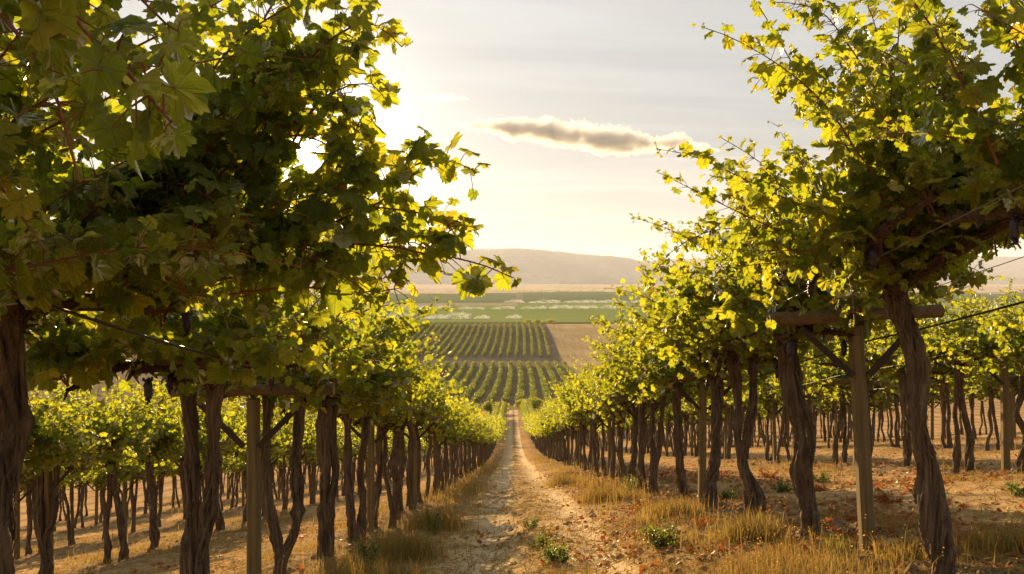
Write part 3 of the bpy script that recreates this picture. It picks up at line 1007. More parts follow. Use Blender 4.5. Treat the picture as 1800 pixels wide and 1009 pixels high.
for k in range(9):
    tx, ty = rq.uniform(1250, 1430), rq.uniform(285, 500)
    sx0 = rq.uniform(1400, 1480)
    shR3.append(([c2(sx0, 520, 6.1), c2(.5 * (sx0 + tx) + 15, .5 * (500 + ty) - 25, 5.8), c2(max(tx, 1245 + .5 * (480 - ty)), ty, 5.5)], dict(size=.066, lat=1, fall=.2)))
vr3 = vine_meshes(23, 0, 'single', (-.2, .05), nshoot=36, hero=hero_shoots(oR3, shR3))
place(vr3, 2.5, 6.2, 'twisting grapevine trunk just left of the nearest right wooden post')
oR4 = W0(2.5, 7.7)
shR4 = [([c2(1330, 560, 7.5), c2(1270, 470, 7.2), c2(1190, 410, 7.0), c2(1113, 380, 6.8)], dict(size=.064, lat=1)),
        ([c2(1340, 560, 7.5), c2(1330, 460, 7.2), c2(1290, 400, 7.0), c2(1190, 388, 6.8)], dict(size=.064, lat=1))]
for k in range(9):
    tx, ty = rq.uniform(1130, 1320), rq.uniform(400, 560)
    sx0 = rq.uniform(1300, 1370)
    shR4.append(([c2(sx0, 570, 7.5), c2(.5 * (sx0 + tx) + 10, .5 * (560 + ty) - 20, 7.2), c2(max(tx, 1150 + .4 * (520 - ty)), ty, 7.0)], dict(size=.064, lat=1, fall=.2)))
vr4 = vine_meshes(24, 0, 'twin', (-.08, .03), nshoot=36, hero=hero_shoots(oR4, shR4))
place(vr4, 2.5, 7.7, 'grapevine with twin trunks, second left of the nearest right wooden post')
oR5 = W0(2.5, 10.8)
shR5 = [([c2(1210, 620, 10.5), c2(1180, 540, 10.2), c2(1150, 500, 10), c2(1128, 492, 9.8)], dict(size=.064, lat=1))]
vr5 = vine_meshes(25, 0, 'single', (-.08, .03), nshoot=36, hero=hero_shoots(oR5, shR5))
place(variant(0), 2.5, 9.25, 'single rough grapevine trunk just right of the second right wooden post', 1.0)
place(vr5, 2.5, 10.8, 'grapevine just left of the second right wooden post')
used_l, used_r = 7, 7

# the rest, largest in the picture first
cand = []
for x, ys in ((-2.0, VL[used_l:]), (2.5, VR[used_r:])):
    for k, y in enumerate(ys):
        cand.append((y + rsv.normal(0, .1), x, y))
for r_, x in enumerate(ROWX[2:]):
    y0 = max(5.5 if abs(x) < 9 else 9, abs(x) / .69 - 2.5)
    y = y0 + rsv.uniform(0, 1)
    while y < 134:
        if y < 72 or abs(x) < 12:
            cand.append((y * (1.0 + .22 * (1 + r_ // 2)) + (30 if y > 45 else 0), x, y + rsv.normal(0, .12)))
        y += 1.55
cand.sort()
HEROES = 15
N_IND = 300 - HEROES
SIDE = {-2.0: 'left row beside the path', 2.5: 'right row beside the path', -6.6: 'second row left of the path', 7.1: 'second row right of the path',
        -11.2: 'third row left of the path', 11.7: 'third row right of the path', -15.8: 'fourth row left of the path', 16.3: 'fourth row right of the path',
        -20.4: 'fifth row left of the path', 20.9: 'fifth row right of the path'}
cnt = {}
protos = {}
for kk, (key, x, y) in enumerate(cand[:N_IND]):
    rz = math.pi * rsv.randint(2)
    sc_ = rsv.uniform(.92, 1.08)
    if y < 17:
        ms = thin_variant(rsv.randint(4), 0) if x == -2.0 else variant(rsv.randint(6))
    elif y < 48 and x == -2.0:
        ms = thin_variant(rsv.randint(4), 1)
    elif y < 48:
        ms = midv[rsv.randint(5)]
    else:
        ms = lowv[rsv.randint(3)]
    c = cnt[x] = cnt.get(x, 0) + 1
    if abs(x) < 3 and y < 31:
        c0 = int(np.searchsorted(PL if x < 0 else PR, y))
        lab = 'grapevine in the %s, just past its %s post' % (SIDE[x], ORD[max(0, c0 - 1)])
    elif abs(x) < 3:
        lab = 'small distant grapevine far down the %s' % SIDE[x]
    elif y < 12 and c <= 3:
        lab = 'grapevine with dark trunk, %s nearest in the %s' % (ORD[c - 1], SIDE[x])
    elif y < 26:
        lab = 'grapevine in the near part of the %s' % SIDE[x]
    else:
        lab = 'small dark grapevine in the distant part of the %s' % SIDE[x]
    key_ = id(ms)
    if key_ not in protos:
        protos[key_] = vine_from(ms, (0, 0, 0))
        root = protos[key_]
    else:
        root = copy_tree(protos[key_])
    root.location = (x + rsv.normal(0, .05), y, rowz(x, y))
    root.rotation_euler = (0, 0, rz + rsv.normal(0, .12))
    root.scale = (sc_, sc_, sc_ * rsv.uniform(.96, 1.05))
    tag(root, lab, 'grapevine', GV)

# beyond the three hundred: one mass of leaves and trunks
rest = cand[N_IND:]
sb = Buf(); stb = Buf()
def mesh_arrays(me):
    v = np.empty(len(me.vertices) * 3, np.float32); me.vertices.foreach_get('co', v)
    f = np.empty(len(me.loops), np.int32); me.loops.foreach_get('vertex_index', f)
    k = len(me.polygons[0].vertices)
    a = np.empty(len(me.vertices), np.float32); me.attributes['rnd'].data.foreach_get('value', a)
    return v.reshape(-1, 3), f.reshape(-1, k), a
LA = [(mesh_arrays(m['foliage']), mesh_arrays(m['trunk'])) for m in lowv]
if rest:
    for key, x, y in rest:
        (fv, ff, fa), (tv, tf, ta) = LA[rsv.randint(3)]
        off = np.array([x, y, rowz(x, y)])
        sb.add(fv + off, ff, fa)
        stb.add(tv + off, tf, ta)
    md = stb.mesh('distant_vines', M['bark'])
    nt_ = len(md.polygons)
    allv = np.concatenate([np.concatenate(stb.v), np.concatenate(sb.v)])
    ft = np.concatenate(stb.f[4]); ff = np.concatenate(sb.f[3]) + stb.n
    md = make_mesh('distant_vines', allv, [ft, ff], M['bark'], {'rnd': np.concatenate(stb.a + sb.a)}, {'luv': np.zeros((len(allv), 3))})
    md.materials.append(M['leaf'])
    mi = np.concatenate([np.zeros(len(ft), np.int32), np.ones(len(ff), np.int32)])
    md.polygons.foreach_set('material_index', mi)
    tag(obj('distant_vines', md), 'mass of far grapevines beyond the countable rows on the slope', 'vines', None, 'stuff')

# ------------------------------------------------------------------ trellis posts, wires, hoses
def post_proto(seed):
    rs = np.random.RandomState(seed)
    root = empty('trellis_post')
    b = Buf()
    V, s, c = box((0, 0, .765), (.088, .088, 1.87), None, .016)
    V[:, :2] *= (1 + .12 * (1.6 - V[:, 2:3]) / 1.6)
    b.add(V, s); b.f.setdefault(3, []).append(c + 0)
    obj('post', b.mesh('post', M['wood']), root)
    P = np.stack([np.linspace(-.62, .62, 24), np.zeros(24), np.full(24, 1.77)], 1)
    V, q = tube(P, 0.047 * (1 + .05 * np.sin(np.linspace(0, 7, 24))), 14, .08, 0, seed, freq=4)
    b = Buf(); b.add(V, q)
    for k0, sgn in ((0, -1), (23, 1)):
        cidx = np.arange(14)
        vv = np.vstack([V[k0 * 14:(k0 + 1) * 14], P[k0][None]])
        b.add(vv, np.stack([cidx, (cidx + 1) % 14, np.full(14, 14)], 1)[:, ::sgn])
    obj('crossbeam', b.mesh('crossbeam', M['beam'], True), root)
    for s_ in (-1, 1):
        L = math.hypot(.36, .36)
        V, sd, cp = box((0, 0, 0), (.045, .012, L), roty(s_ * R(45)))
        b = Buf(); b.add(V + [s_ * (.055 + .18), -.056, 1.52], sd); b.f.setdefault(3, []).append(cp)
        obj('brace', b.mesh('brace', M['iron']), root)
    return root
pp = post_proto(1)
first = True
plist = [(-2.0, y, 1) for y in PL[:16]] + [(2.5, y, 1) for y in PR[:16]]
for x in ROWX[2:8]:
    y = max(8.2, abs(x) / .69 + .5)
    k0 = 0
    if x == 7.1: y = 10.75
    if x == -6.6: y = 10.55
    while y < (42 if abs(x) < 9 else 40):
        plist.append((x, y, 0)); y += 4.7
cn = {}
for x, y, main in plist:
    c = cn[x] = cn.get(x, 0) + 1
    root = pp if first else copy_tree(pp)
    first = False
    root.location = (x + .08 if x > 0 else x, y, rowz(x, y) - .02)
    lean = R(-3.0) if (x == 2.5 and c == 1) else R(rsv.normal(0, 1.0))
    root.rotation_euler = (R(rsv.normal(0, .8)), lean, R(rsv.normal(0, 2)))
    if c <= 10:
        lab = '%s wooden trellis post in the %s' % ((ORD[c - 1] + ' nearest').replace('first ', ''), SIDE[x])
    else:
        lab = 'far wooden trellis post deep in the %s' % SIDE[x]
    tag(root, lab, 'post', 'wooden trellis posts along the vine rows')

def line(name, x, z, y0, y1, r, mat, sag, lab, cat, grp, seed):
    rs = np.random.RandomState(seed)
    ys = np.arange(y0, y1, .35)
    zz = -depth(ys) + np.interp(x, CX, CZ) + .08 + z - sag * np.abs(np.sin((ys - 5.5) / 4.7 * np.pi)) + .01 * np.interp(ys, np.arange(y0, y1 + 3, 2.0), rs.normal(0, 1, len(np.arange(y0, y1 + 3, 2.0))))
    xx = x + .02 * np.interp(ys, np.arange(y0, y1 + 3, 2.0), rs.normal(0, 1, len(np.arange(y0, y1 + 3, 2.0))))
    b = Buf(); b.add(*tube(np.stack([xx, ys, zz], 1), r, 8 if r > .006 else 5))
    tag(obj(name, b.mesh(name, mat, True)), lab, cat, grp)
for i, x in enumerate(ROWX[:8]):
    y1 = 70 if i < 2 else 45
    y0 = 1.0 if i < 2 else max(6, abs(x) / .69 - 2)
    line('irrigation_hose', x + (.12 if x > 0 else .45), 1.52 if x > 0 else 1.66, y0, y1, .0065, M['hose'], .05,
         'black irrigation hose glinting along the %s' % SIDE[x], 'hose', 'irrigation hoses on the trellis', 600 + i)
    for j, (dx, lw) in enumerate(((-.55, 'left'), (.55, 'right'))):
        line('trellis_wire', x + dx, 1.84, y0, y1, .0028, M['wire'], .03,
             'steel wire on the %s crossbeam ends of the %s' % (lw, SIDE[x]), 'wire', 'trellis wires along the rows', 700 + i * 2 + j)

# ------------------------------------------------------------------ ground cover
def blades(n, xs, ys, h, w, rs, lean=.5, rnd=None):
    """n grass blades as bent three-step strips"""
    z = ground(xs, ys)
    a = rs.uniform(0, 6.28, n)
    d = np.stack([np.cos(a), np.sin(a), np.zeros(n)], 1)
    s = np.stack([-np.sin(a), np.cos(a), np.zeros(n)], 1) * w[:, None]
    p = np.stack([xs, ys, z - .01], 1)
    bend = (rs.uniform(.1, 1.0, n) * lean)[:, None]
    m = p + d * (h[:, None] * bend * .35) + np.array([0, 0, 1.]) * (h * .6)[:, None]
    t = p + d * (h[:, None] * bend * 1.1) + np.array([0, 0, 1.]) * (h * (1 - .35 * bend[:, 0]))[:, None]
    V = np.stack([p - s, p + s, m - s * .7, m + s * .7, t], 1).reshape(-1, 3)
    k = np.arange(n)[:, None] * 5
    tri = np.concatenate([k + [0, 1, 3], k + [0, 3, 2], k + [2, 3, 4]])
    r = rs.beta(2, 2, n) * .85 if rnd is None else rnd
    return V, tri, np.repeat(r, 5)

rg = np.random.RandomState(77)
gb = Buf()
def grass_mask(x, y):
    d = np.min(np.abs(x[:, None] - _rx), axis=1)
    m = .10 + .6 * np.exp(-((d - .75) / .42) ** 2)
    m = m * (.12 + 2.0 * np.clip(fbm(x * 1.3, y * .9, 61, 4, .6) + .22, 0, 1))
    trk = np.exp(-((x + .28) / .3) ** 2) + np.exp(-((x - .82) / .28) ** 2)
    return np.clip(m * (1 - .9 * np.clip(trk, 0, 1)), 0, 1)
for (n, ya, yb, hh, ww, wx) in ((300000, 3.5, 12, .13, .0018, .70), (260000, 12, 30, .17, .0036, .72), (120000, 30, 70, .22, .010, .45)):
    y = ya + (yb - ya) * rg.rand(n) ** 1.2
    x = (rg.rand(n) * 2 - 1) * (y * wx + 1.5)
    keep = rg.rand(n) < grass_mask(x, y)
    x, y = x[keep], y[keep]
    tall = np.exp(-((x + 1.45) / .45) ** 2) + .7 * np.exp(-((x - 1.9) / .4) ** 2)
    patch = np.clip(fbm(x * 1.7, y * 1.2, 63, 3) * 1.4 + .5, .12, 1.3)
    h = hh * rg.uniform(.4, 1.3, len(x)) * patch * (1 + 1.0 * tall)
    gb.add(*blades(len(x), x, y, h, ww * rg.uniform(.6, 1.4, len(x)), rg, 1.5)[:2], rnd=np.repeat(np.clip(rg.beta(2.5, 2, len(x)) * .9 + (rg.rand(len(x)) < .03) * .3, 0, 1), 5))
ns_ = 2600
ys_ = 4 + 26 * rg.rand(ns_) ** 1.4
xs_ = np.where(rg.rand(ns_) < .6, np.where(rg.rand(ns_) < .5, -1.35, 1.7) + rg.normal(0, .42, ns_), (rg.rand(ns_) * 2 - 1) * ys_ * .7)
kk_ = rg.rand(ns_) < np.clip(fbm(xs_ * 1.1, ys_ * .7, 71, 3) * 1.8 + .45, .03, 1)
xs_, ys_ = xs_[kk_], ys_[kk_]; ns_ = len(xs_)
hs_ = rg.uniform(.16, .48, ns_)
V_, T_, r_s = blades(ns_, xs_, ys_, hs_, .0011 + .00025 * ys_, rg, .7)
gb.add(V_, T_, r_s)
tips = V_.reshape(ns_, 5, 3)[:, 4]
hd_ = (np.repeat(tips, 4, 0) + rg.normal(0, 1, (4 * ns_, 3)) * [.006, .006, .016])
leaf_cloud(gb, hd_, rg.normal(0, 1, (4 * ns_, 3)), rg.normal(0, .4, (4 * ns_, 3)) + [0, 0, 1], rg.uniform(.003, .007, 4 * ns_), np.clip(rg.beta(2, 3, 4 * ns_), 0, .6), T_LOW, rg)
tag(obj('dry_grass', gb.mesh('dry_grass', M['straw'])), 'dry straw coloured grass tufts along the vine rows and path edges', 'grass', None, 'stuff')

# straw and chaff lying on the soil
n = 90000
y = 4 + 18 * rg.rand(n) ** 1.5
x = (rg.rand(n) * 2 - 1) * (y * .72 + .5)
trk = .45 + .55 * (vnoise(x * 2.2, y * 1.4, 90) > .42)
k = rg.rand(n) < trk * np.where((x > -1.2) & (x < 1.6), 1.0, .55)
x, y = x[k], y[k]; n = len(x)
a = rg.uniform(0, np.pi, n) * .6 - .3 + (rg.rand(n) < .4) * rg.uniform(0, 3.14, n)
L = rg.uniform(.012, .07, n) * (1 + (rg.rand(n) < .1)); w = rg.uniform(.0015, .005, n)
z = ground(x, y) + .006
d = np.stack([np.cos(a), np.sin(a), rg.normal(0, .22, n)], 1) * L[:, None]
s = np.stack([-np.sin(a), np.cos(a), rg.normal(0, .3, n)], 1) * w[:, None]
p = np.stack([x, y, z + np.abs(d[:, 2]) * .8], 1)
V = np.stack([p - d - s, p + d - s, p + d + s, p - d + s], 1).reshape(-1, 3)
lb_ = Buf(); lb_.add(V, np.arange(4 * n).reshape(n, 4), np.repeat(rg.beta(2.2, 1.8, n) * .9, 4))
tag(obj('straw_litter', lb_.mesh('straw_litter', M['straw'])), 'loose straw and chaff scattered over the path and soil', 'straw', None, 'stuff')

# fallen red leaves
n = 15000
y = 4.5 + 22 * rg.rand(n) ** 1.3
x = np.where(rg.rand(n) < .72, 2.1 + rg.normal(0, .8, n) + rg.rand(n) ** 2 * 5, (rg.rand(n) * 2 - 1) * (y * .7))
k = rg.rand(n) < np.clip(fbm(x * 1.1, y * .8, 91, 3) * 2.0 + .35, .03, 1)
x, y = x[k], y[k]; n = len(x)
fl = Buf()
leaf_cloud(fl, np.stack([x, y, ground(x, y) + .018], 1), rg.normal(0, .45, (n, 3)) + [0, 0, 1], rg.normal(0, 1, (n, 3)), rg.uniform(.02, .05, n), rg.rand(n), T_MID, rg)
tag(obj('fallen_leaves', fl.mesh('fallen_leaves', M['red_leaf'])), 'fallen orange and red vine leaves on the soil under the right rows', 'leaves', None, 'stuff')

# soil clods and pebbles (uncountable)
n = 16000
y = 4 + 20 * rg.rand(n) ** 1.5
x = np.where(rg.rand(n) < .6, 2.4 + rg.normal(0, .55, n) + (rg.rand(n) < .3) * 4.6, (rg.rand(n) * 2 - 1) * (y * .72))
iv, jf = ICO
cb_ = Buf()
sz = rg.uniform(.005, .02, n) * (1 + 1.6 * (rg.rand(n) < .08))
z = ground(x, y)
sc3 = rg.uniform(.6, 1.3, (n, 1, 3))
ns = 1 + .25 * rg.normal(0, 1, (n, len(iv), 1)).clip(-1, 1)
V = iv[None] * sc3 * ns * sz[:, None, None] + np.stack([x, y, z], 1)[:, None]
cb_.add(V.reshape(-1, 3), (jf[None] + (np.arange(n) * len(iv))[:, None, None]).reshape(-1, 3))
tag(obj('soil_clods', cb_.mesh('soil_clods', M['ground'])), 'crumbled clods and pebbles strewn on the bare soil', 'clods', None, 'stuff')

# stones by the right post
def stone(x, y, s, seed, lab):
    rs = np.random.RandomState(seed)
    v, f = ICO3
    d = fbm(v[:, 0] * 1.6 + seed, v[:, 1] * 1.6 + v[:, 2] * 1.3, seed, 4)
    V = v * (1 + .35 * d[:, None]) * [s, s * .75, s * .5]
    b = Buf(); b.add(V @ rotz(rs.uniform(0, 3)).T, f)
    o = obj('stone', b.mesh('stone', M['stone'], True), None, (x, y, G(x, y) + s * .22))
    tag(o, lab, 'stone', 'stones in the soil under the right row')
for k, (px, py, Z, s, lab) in enumerate(((1565, 938, 5.7, .085, 'pale round stone in the soil right of the nearest right post'),
                                   (1600, 940, 5.6, .06, 'darker stone beside the pale round stone near the leaning trunk'),
                                   (1540, 928, 5.9, .045, 'small stone just behind the pale round stone by the post'))):
    p = at(px, py, Z)
    stone(p[0], p[1], s, 31 + k, lab)

# weeds
def weed(px, py, Z, h, w, nst, label, mat='weed', leafy=True, seed=0):
    rs = np.random.RandomState(seed + 900)
    x = (px - 900) / F * Z
    root = empty('weed' if mat != 'straw' else 'grass_clump', (x, Z, G(x, Z)))
    sbf, lbf = Buf(), Buf()
    for k in range(nst):
        a = rs.uniform(0, 6.28); t = rs.uniform(.2, 1.0)
        d = nrm(np.array([math.cos(a) * t * w / h, math.sin(a) * t * w / h, 1.0]))
        P = grow((rs.normal(0, .03), rs.normal(0, .03), -.01), d, h * rs.uniform(.6, 1.15), .03, rs, .035)
        sbf.add(*tube(P, np.linspace(.003, .001, len(P)), 4))
        if leafy:
            m = len(P) * 5
            p = P[rs.randint(1, len(P), m)] + rs.normal(0, .018, (m, 3))
            leaf_cloud(lbf, p, rs.normal(0, .7, (m, 3)) + [0, 0, .7], rs.normal(0, 1, (m, 3)) + [0, 0, .3], rs.uniform(.007, .02, m), rs.rand(m), T_LOW, rs)
    if not leafy:
        m = nst * 9
        xs = x + rs.normal(0, w * .4, m); ys = Z + rs.normal(0, w * .4, m)
        V, tri, r = blades(m, xs, ys, h * rs.uniform(.5, 1.2, m), rs.uniform(.0015, .004, m), rs, .9, rs.uniform(.75, 1, m) if 'yellow' in label else rs.beta(2.5, 2, m) * .9)
        lbf.add(V - np.array([x, Z, G(x, Z)]), tri, r)
    obj('stem', sbf.mesh('stem', M['cane'] if leafy else M['straw'], True), root)
    obj('foliage', lbf.mesh('foliage', M[mat]), root)
    tag(root, label, 'weed' if mat != 'straw' else 'grass', 'weeds growing on the vineyard floor' if mat != 'straw' else 'dry grass clumps')
WD = [(978, 968, 6.6, .17, .26, 26, 'bushy green weed in the middle of the path, nearest the camera', 'weed', True),
      (955, 925, 7.7, .10, .16, 14, 'small green weed on the path behind the nearest weed', 'weed', True),
      (935, 888, 9.6, .09, .16, 12, 'low dark weed tuft on the path ridge farther down', 'weed', True),
      (1165, 948, 6.9, .24, .42, 34, 'wide leafy green weed at the right edge of the path', 'weed', True),
      (1360, 912, 6.6, .30, .10, 10, 'yellow green grassy weed at the foot of the second right trunk', 'straw', False),
      (1470, 970, 5.6, .17, .13, 14, 'bright yellow weed tuft left of the nearest right post', 'straw', False),
      (1280, 830, 10.6, .22, .4, 20, 'green weed patch behind the right row trunks', 'weed', True),
      (1375, 825, 11.5, .22, .4, 22, 'green weed between the right row and the next row', 'weed', True),
      (1440, 800, 12.5, .25, .5, 22, 'pale green weed beyond the twisting trunk', 'weed', True),
      (640, 985, 6.9, .30, .22, 18, 'dry green weed at the left path edge below the second post', 'weed', True),
      (760, 880, 9.9, .34, .16, 12, 'tall thin weed by the splayed trunk of the left row', 'weed', True),
      (1110, 800, 13.5, .35, .2, 12, 'upright weed at the foot of the right row midway down', 'weed', True),
      (1790, 860, 8.5, .18, .3, 16, 'green weed at the right edge near the second row post', 'weed', True)]
for k, wdef in enumerate(WD):
    weed(*wdef, seed=k)

TF = [(705, 930, 7.6, .34, .5, 130, 'tall dry golden grass clump between the left posts'), (760, 860, 10.5, .34, .5, 110, 'dry grass clump leaning over the left path edge'),
      (620, 1000, 6.2, .26, .5, 110, 'dry grass clump at the bottom left of the path'), (1310, 925, 6.7, .28, .35, 120, 'golden grass clump left of the twisting right trunk'),
      (1180, 870, 9.0, .24, .4, 110, 'orange dry grass clump beside the second right post'), (1060, 830, 12.5, .3, .5, 100, 'dry grass clump at the right path edge midway down'),
      (990, 800, 19, .35, .7, 110, 'far dry grass clump where the right trunks crowd together'), (700, 1005, 6.0, .2, .3, 80, 'low straw clump at the left of the path in front'),
      (1600, 990, 4.9, .18, .25, 70, 'straw clump in front of the leaning right trunk'), (1750, 960, 5.2, .2, .4, 90, 'straw clump in the bottom right corner')]
for k, (px, py, Z, h, w, nst, lab) in enumerate(TF):
    weed(px, py, Z, h, w, nst, lab, 'straw', False, 60 + k)
for k, (px, py, Z, h, w, nst, lab) in enumerate(((1130, 850, 10.2, .2, .5, 20, 'rusty orange weed on the right path verge'), (1230, 900, 8.0, .14, .4, 18, 'low rust coloured weed by the second right post'),
        (1440, 830, 10.8, .16, .5, 18, 'rusty weed behind the twisting right trunk'), (1560, 870, 8.6, .14, .45, 18, 'rust red weed beyond the nearest right post'),
        (640, 940, 8.0, .15, .4, 16, 'rusty weed among the left trunks'), (1350, 790, 14.5, .2, .6, 18, 'far rusty weed between the right rows'))):
    weed(px, py, Z, h, w, nst, lab, 'red_leaf', True, 90 + k)
# dry grass clumps that stand out
# bushes where the rows end
def bush(px, Y, r, h, lab, seed):
    rs = np.random.RandomState(seed)
    x = (px - 900) / F * Y
    root = empty('bush', (x, Y, G(x, Y)))
    b = Buf()
    V = Buf()
    for k in range(7):
        P = grow((0, 0, -.1), nrm(np.array([rs.normal(0, .5), rs.normal(0, .5), 1])), h * .8, .03, rs, .2)
        V.add(*tube(P, np.linspace(.05, .015, len(P)), 5))
    n = 1500
    d = nrm(rs.normal(0, 1, (n, 3))) * (rs.rand(n, 1) ** .4)
    lump = 1 + .35 * fbm(d[:, 0] * 2 + seed, d[:, 1] * 2 + d[:, 2], seed, 3)[:, None]
    p = d * lump * [r, r, h * .5] + [0, 0, h * .55]
    leaf_cloud(b, p, d + rs.normal(0, .5, (n, 3)) + [0, 0, .3], rs.normal(0, 1, (n, 3)), rs.uniform(.10, .2, n), rs.rand(n), T_LOW, rs)
    obj('trunk', V.mesh('trunk', M['bark'], True), root)
    obj('crown', b.mesh('crown', M['leaf']), root)
    tag(root, lab, 'bush', 'bushes at the lower end of the vineyard')
bush(880, 141, 1.7, 2.4, 'round green bush left of the foot of the path', 1)
bush(918, 146, 1.5, 2.2, 'low green bush right of the foot of the path', 2)
bush(940, 143, 2.2, 2.6, 'broad darker bush right of the low bush where the rows end', 3)
bush(862, 149, 1.8, 2.2, 'dark bush half behind the left row end', 4)
for k, px in enumerate((928, 945, 968)):
    bush(px, 452, 3.0, 2.8, ['dark shrub at the top edge of the far vine field', 'middle dark shrub on the crest beside the brown field', 'right hand dark shrub on the crest of the brown field'][k], 20 + k)

# ------------------------------------------------------------------ vine rows of the valley fields
def field_row(y0, y1, hgt, wid, n, seed, top_gap):
    rs = np.random.RandomState(seed)
    b = Buf()
    y = rs.uniform(y0, y1, n)
    lum = fbm(y * .22, np.full(n, seed * 3.1), seed, 3)
    a = rs.uniform(0, 2 * np.pi, n)
    rr = rs.rand(n) ** .5
    x = np.cos(a) * rr * wid * (1 + .4 * lum)
    zz = hgt * (.52 + .45 * np.sin(a) * rr) * (1 + .3 * lum)
    keep = rs.rand(n) < (1 - top_gap * (fbm(y * .4, np.full(n, 7.7), seed + 4, 2) > .25))
    x, y, zz = x[keep], y[keep], zz[keep]
    bx = 1.2 * np.sin((y - y0) / (y1 - y0) * 2.2)
    P = np.stack([x + bx, y, zz - depth(y)], 1)
    m = len(P)
    leaf_cloud(b, P, np.stack([x, np.zeros(m), zz * .4], 1) * .6 + rs.normal(0, .5, (m, 3)), rs.normal(0, 1, (m, 3)), rs.uniform(.16, .30, m), rs.rand(m), T_LOW, rs)
    return b.mesh('vine_row', M['far_leaf'])
lowrows = [field_row(168, 278, 1.9, .85, 4200, 400 + k, .1) for k in range(3)]
uprows = [field_row(299, 424, 2.0, .75, 3800, 420 + k, .5) for k in range(3)]
for grp, variants_, x0, x1, lab in (('vine rows of the lower valley field', lowrows, -62, 19, 'dense olive vine row in the lower valley field'),
                                    ('vine rows of the upper valley field', uprows, -72, 18, 'sunlit vine row running up the upper valley field')):
    x = x0
    k = 0
    while x < x1:
        o = obj('vine_row', variants_[k % 3], None, (x, 0, 0))
        tag(o, lab, 'vine row', grp)
        x += 3.35; k += 1

# ------------------------------------------------------------------ sagebrush on the far flats
n = 5000
yy = rg.uniform(2350, 4600, n); xx = rg.uniform(-900, 1500, n)
kk = rg.rand(n) < np.clip(fbm(xx / 420, yy / 500, 95, 3) * 2.6 + .1 + .5 * smooth(60, 250, xx) * (1 - smooth(600, 900, xx)), .02, 1)
xx, yy = xx[kk], yy[kk]; n = len(xx)
sbb = Buf()
pp_ = np.repeat(np.stack([xx, yy, ground(xx, yy)], 1), 7, 0) + rg.normal(0, 1, (7 * n, 3)) * [5, 3, 0] + np.abs(rg.normal(0, 1, (7 * n, 1))) * [0, 0, 1.3]
leaf_cloud(sbb, pp_, rg.normal(0, 1, (7 * n, 3)) + [0, 0, .5], rg.normal(0, 1, (7 * n, 3)), rg.uniform(.8, 2.0, 7 * n), rg.rand(7 * n), T_LOW, rg)
tag(obj('scrub', sbb.mesh('scrub', M['far_leaf'])), 'dark sagebrush scrub patches on the dry flats below the hills', 'scrub', None, 'stuff')
# ------------------------------------------------------------------ sprinkler sprays on the plain
mw, t = new_mat('water_spray')
dfw = t.n('ShaderNodeBsdfDiffuse', Color=(.85, .85, .85))
tlw = t.n('ShaderNodeBsdfTranslucent', Color=(.9, .9, .9))
t.n('ShaderNodeOutputMaterial', i0=t.n('ShaderNodeMixShader', i0=.6, i1=dfw.outputs[0], i2=tlw.outputs[0]).outputs[0])
M['water'] = mw
def spray(seed, W_, H_):
    """a jet of droplets thrown in an arc, drifting into mist"""
    rs = np.random.RandomState(seed)
    n = 1200
    u = rs.rand(n) ** rs.uniform(1.1, 2.0)
    core = rs.rand(n) < rs.uniform(.15, .4)
    x = -u * W_
    arc = H_ * 4 * (u * .5 + .08) * (1 - (u * .5 + .08)) * (1 - .75 * u ** 2.5) + .6
    z = np.where(core, arc + rs.normal(0, .5, n) * (1 + u), arc * rs.rand(n) ** .8) * (1 + .5 * fbm(u * 5, np.full(n, seed * .7), seed, 2))
    z = np.maximum(z, .1)
    yv = rs.normal(0, .3, n) + rs.normal(0, 1, n) * u * 3
    s = rs.uniform(.06, .24, n) * (1.2 - .6 * u)
    d = nrm(rs.normal(0, 1, (n, 3))); e = nrm(np.cross(d, rs.normal(0, 1, (n, 3))))
    f_ = np.cross(d, e)
    p = np.stack([x, yv, z], 1)
    V = np.stack([p + d * s[:, None] * 1.6, p - d * s[:, None] + e * s[:, None], p - d * s[:, None] - e * s[:, None] * .6 + f_ * s[:, None], p - d * s[:, None] - e * s[:, None] * .6 - f_ * s[:, None]], 1).reshape(-1, 3)
    k = np.arange(n)[:, None] * 4
    T = np.concatenate([k + [0, 1, 2], k + [0, 2, 3], k + [0, 3, 1], k + [1, 3, 2]])
    b = Buf(); b.add(V, T)
    r_ = Buf(); r_.add(*tube(np.array([[0, 0, 0], [0, 0, .6], [0, 0, 1.3]]), .06, 6))
    return b.mesh('spray', mw), r_.mesh('riser', M['wire'])
SPR = [spray(800 + k, 19 + 2.5 * k, 3.4 + .45 * ((k * 3) % 6)) for k in range(6)]
lines_ = [(770, [700, 728, 768, 792, 828, 862, 918], 1.0, 'nearest sprinkler line at the left edge of the green field'),
          (1010, [735, 762, 800, 832, 852, 880, 905], 1.0, 'middle sprinkler line left of the field road'),
          (1040, [938, 962, 985, 1008, 1035, 1052, 1085, 1112, 1135], .95, 'sprinkler line across the middle of the green field'),
          (1310, [922, 940, 957, 972, 985, 1003, 1020, 1036, 1052, 1068, 1086, 1102, 1120, 1138], 1.0, 'farthest sprinkler line in front of the dark crops')]
rsp = np.random.RandomState(3)
for Y, pxs, s_, where in lines_:
    for k, px in enumerate(pxs):
        Yk = Y + rsp.normal(0, 8)
        x = (px - 900) / F * Yk
        root = empty('sprinkler', (x, Yk, G(x, Yk)))
        sm, rm = SPR[rsp.randint(6)]
        obj('spray', sm, root)['kind'] = 'stuff'; obj('riser', rm, root)
        sc_ = s_ * rsp.uniform(.6, 1.3)
        root.scale = (sc_, sc_, sc_)
        tag(root, 'white water spray of the ' + where, 'sprinkler', 'irrigation sprinklers: ' + where)

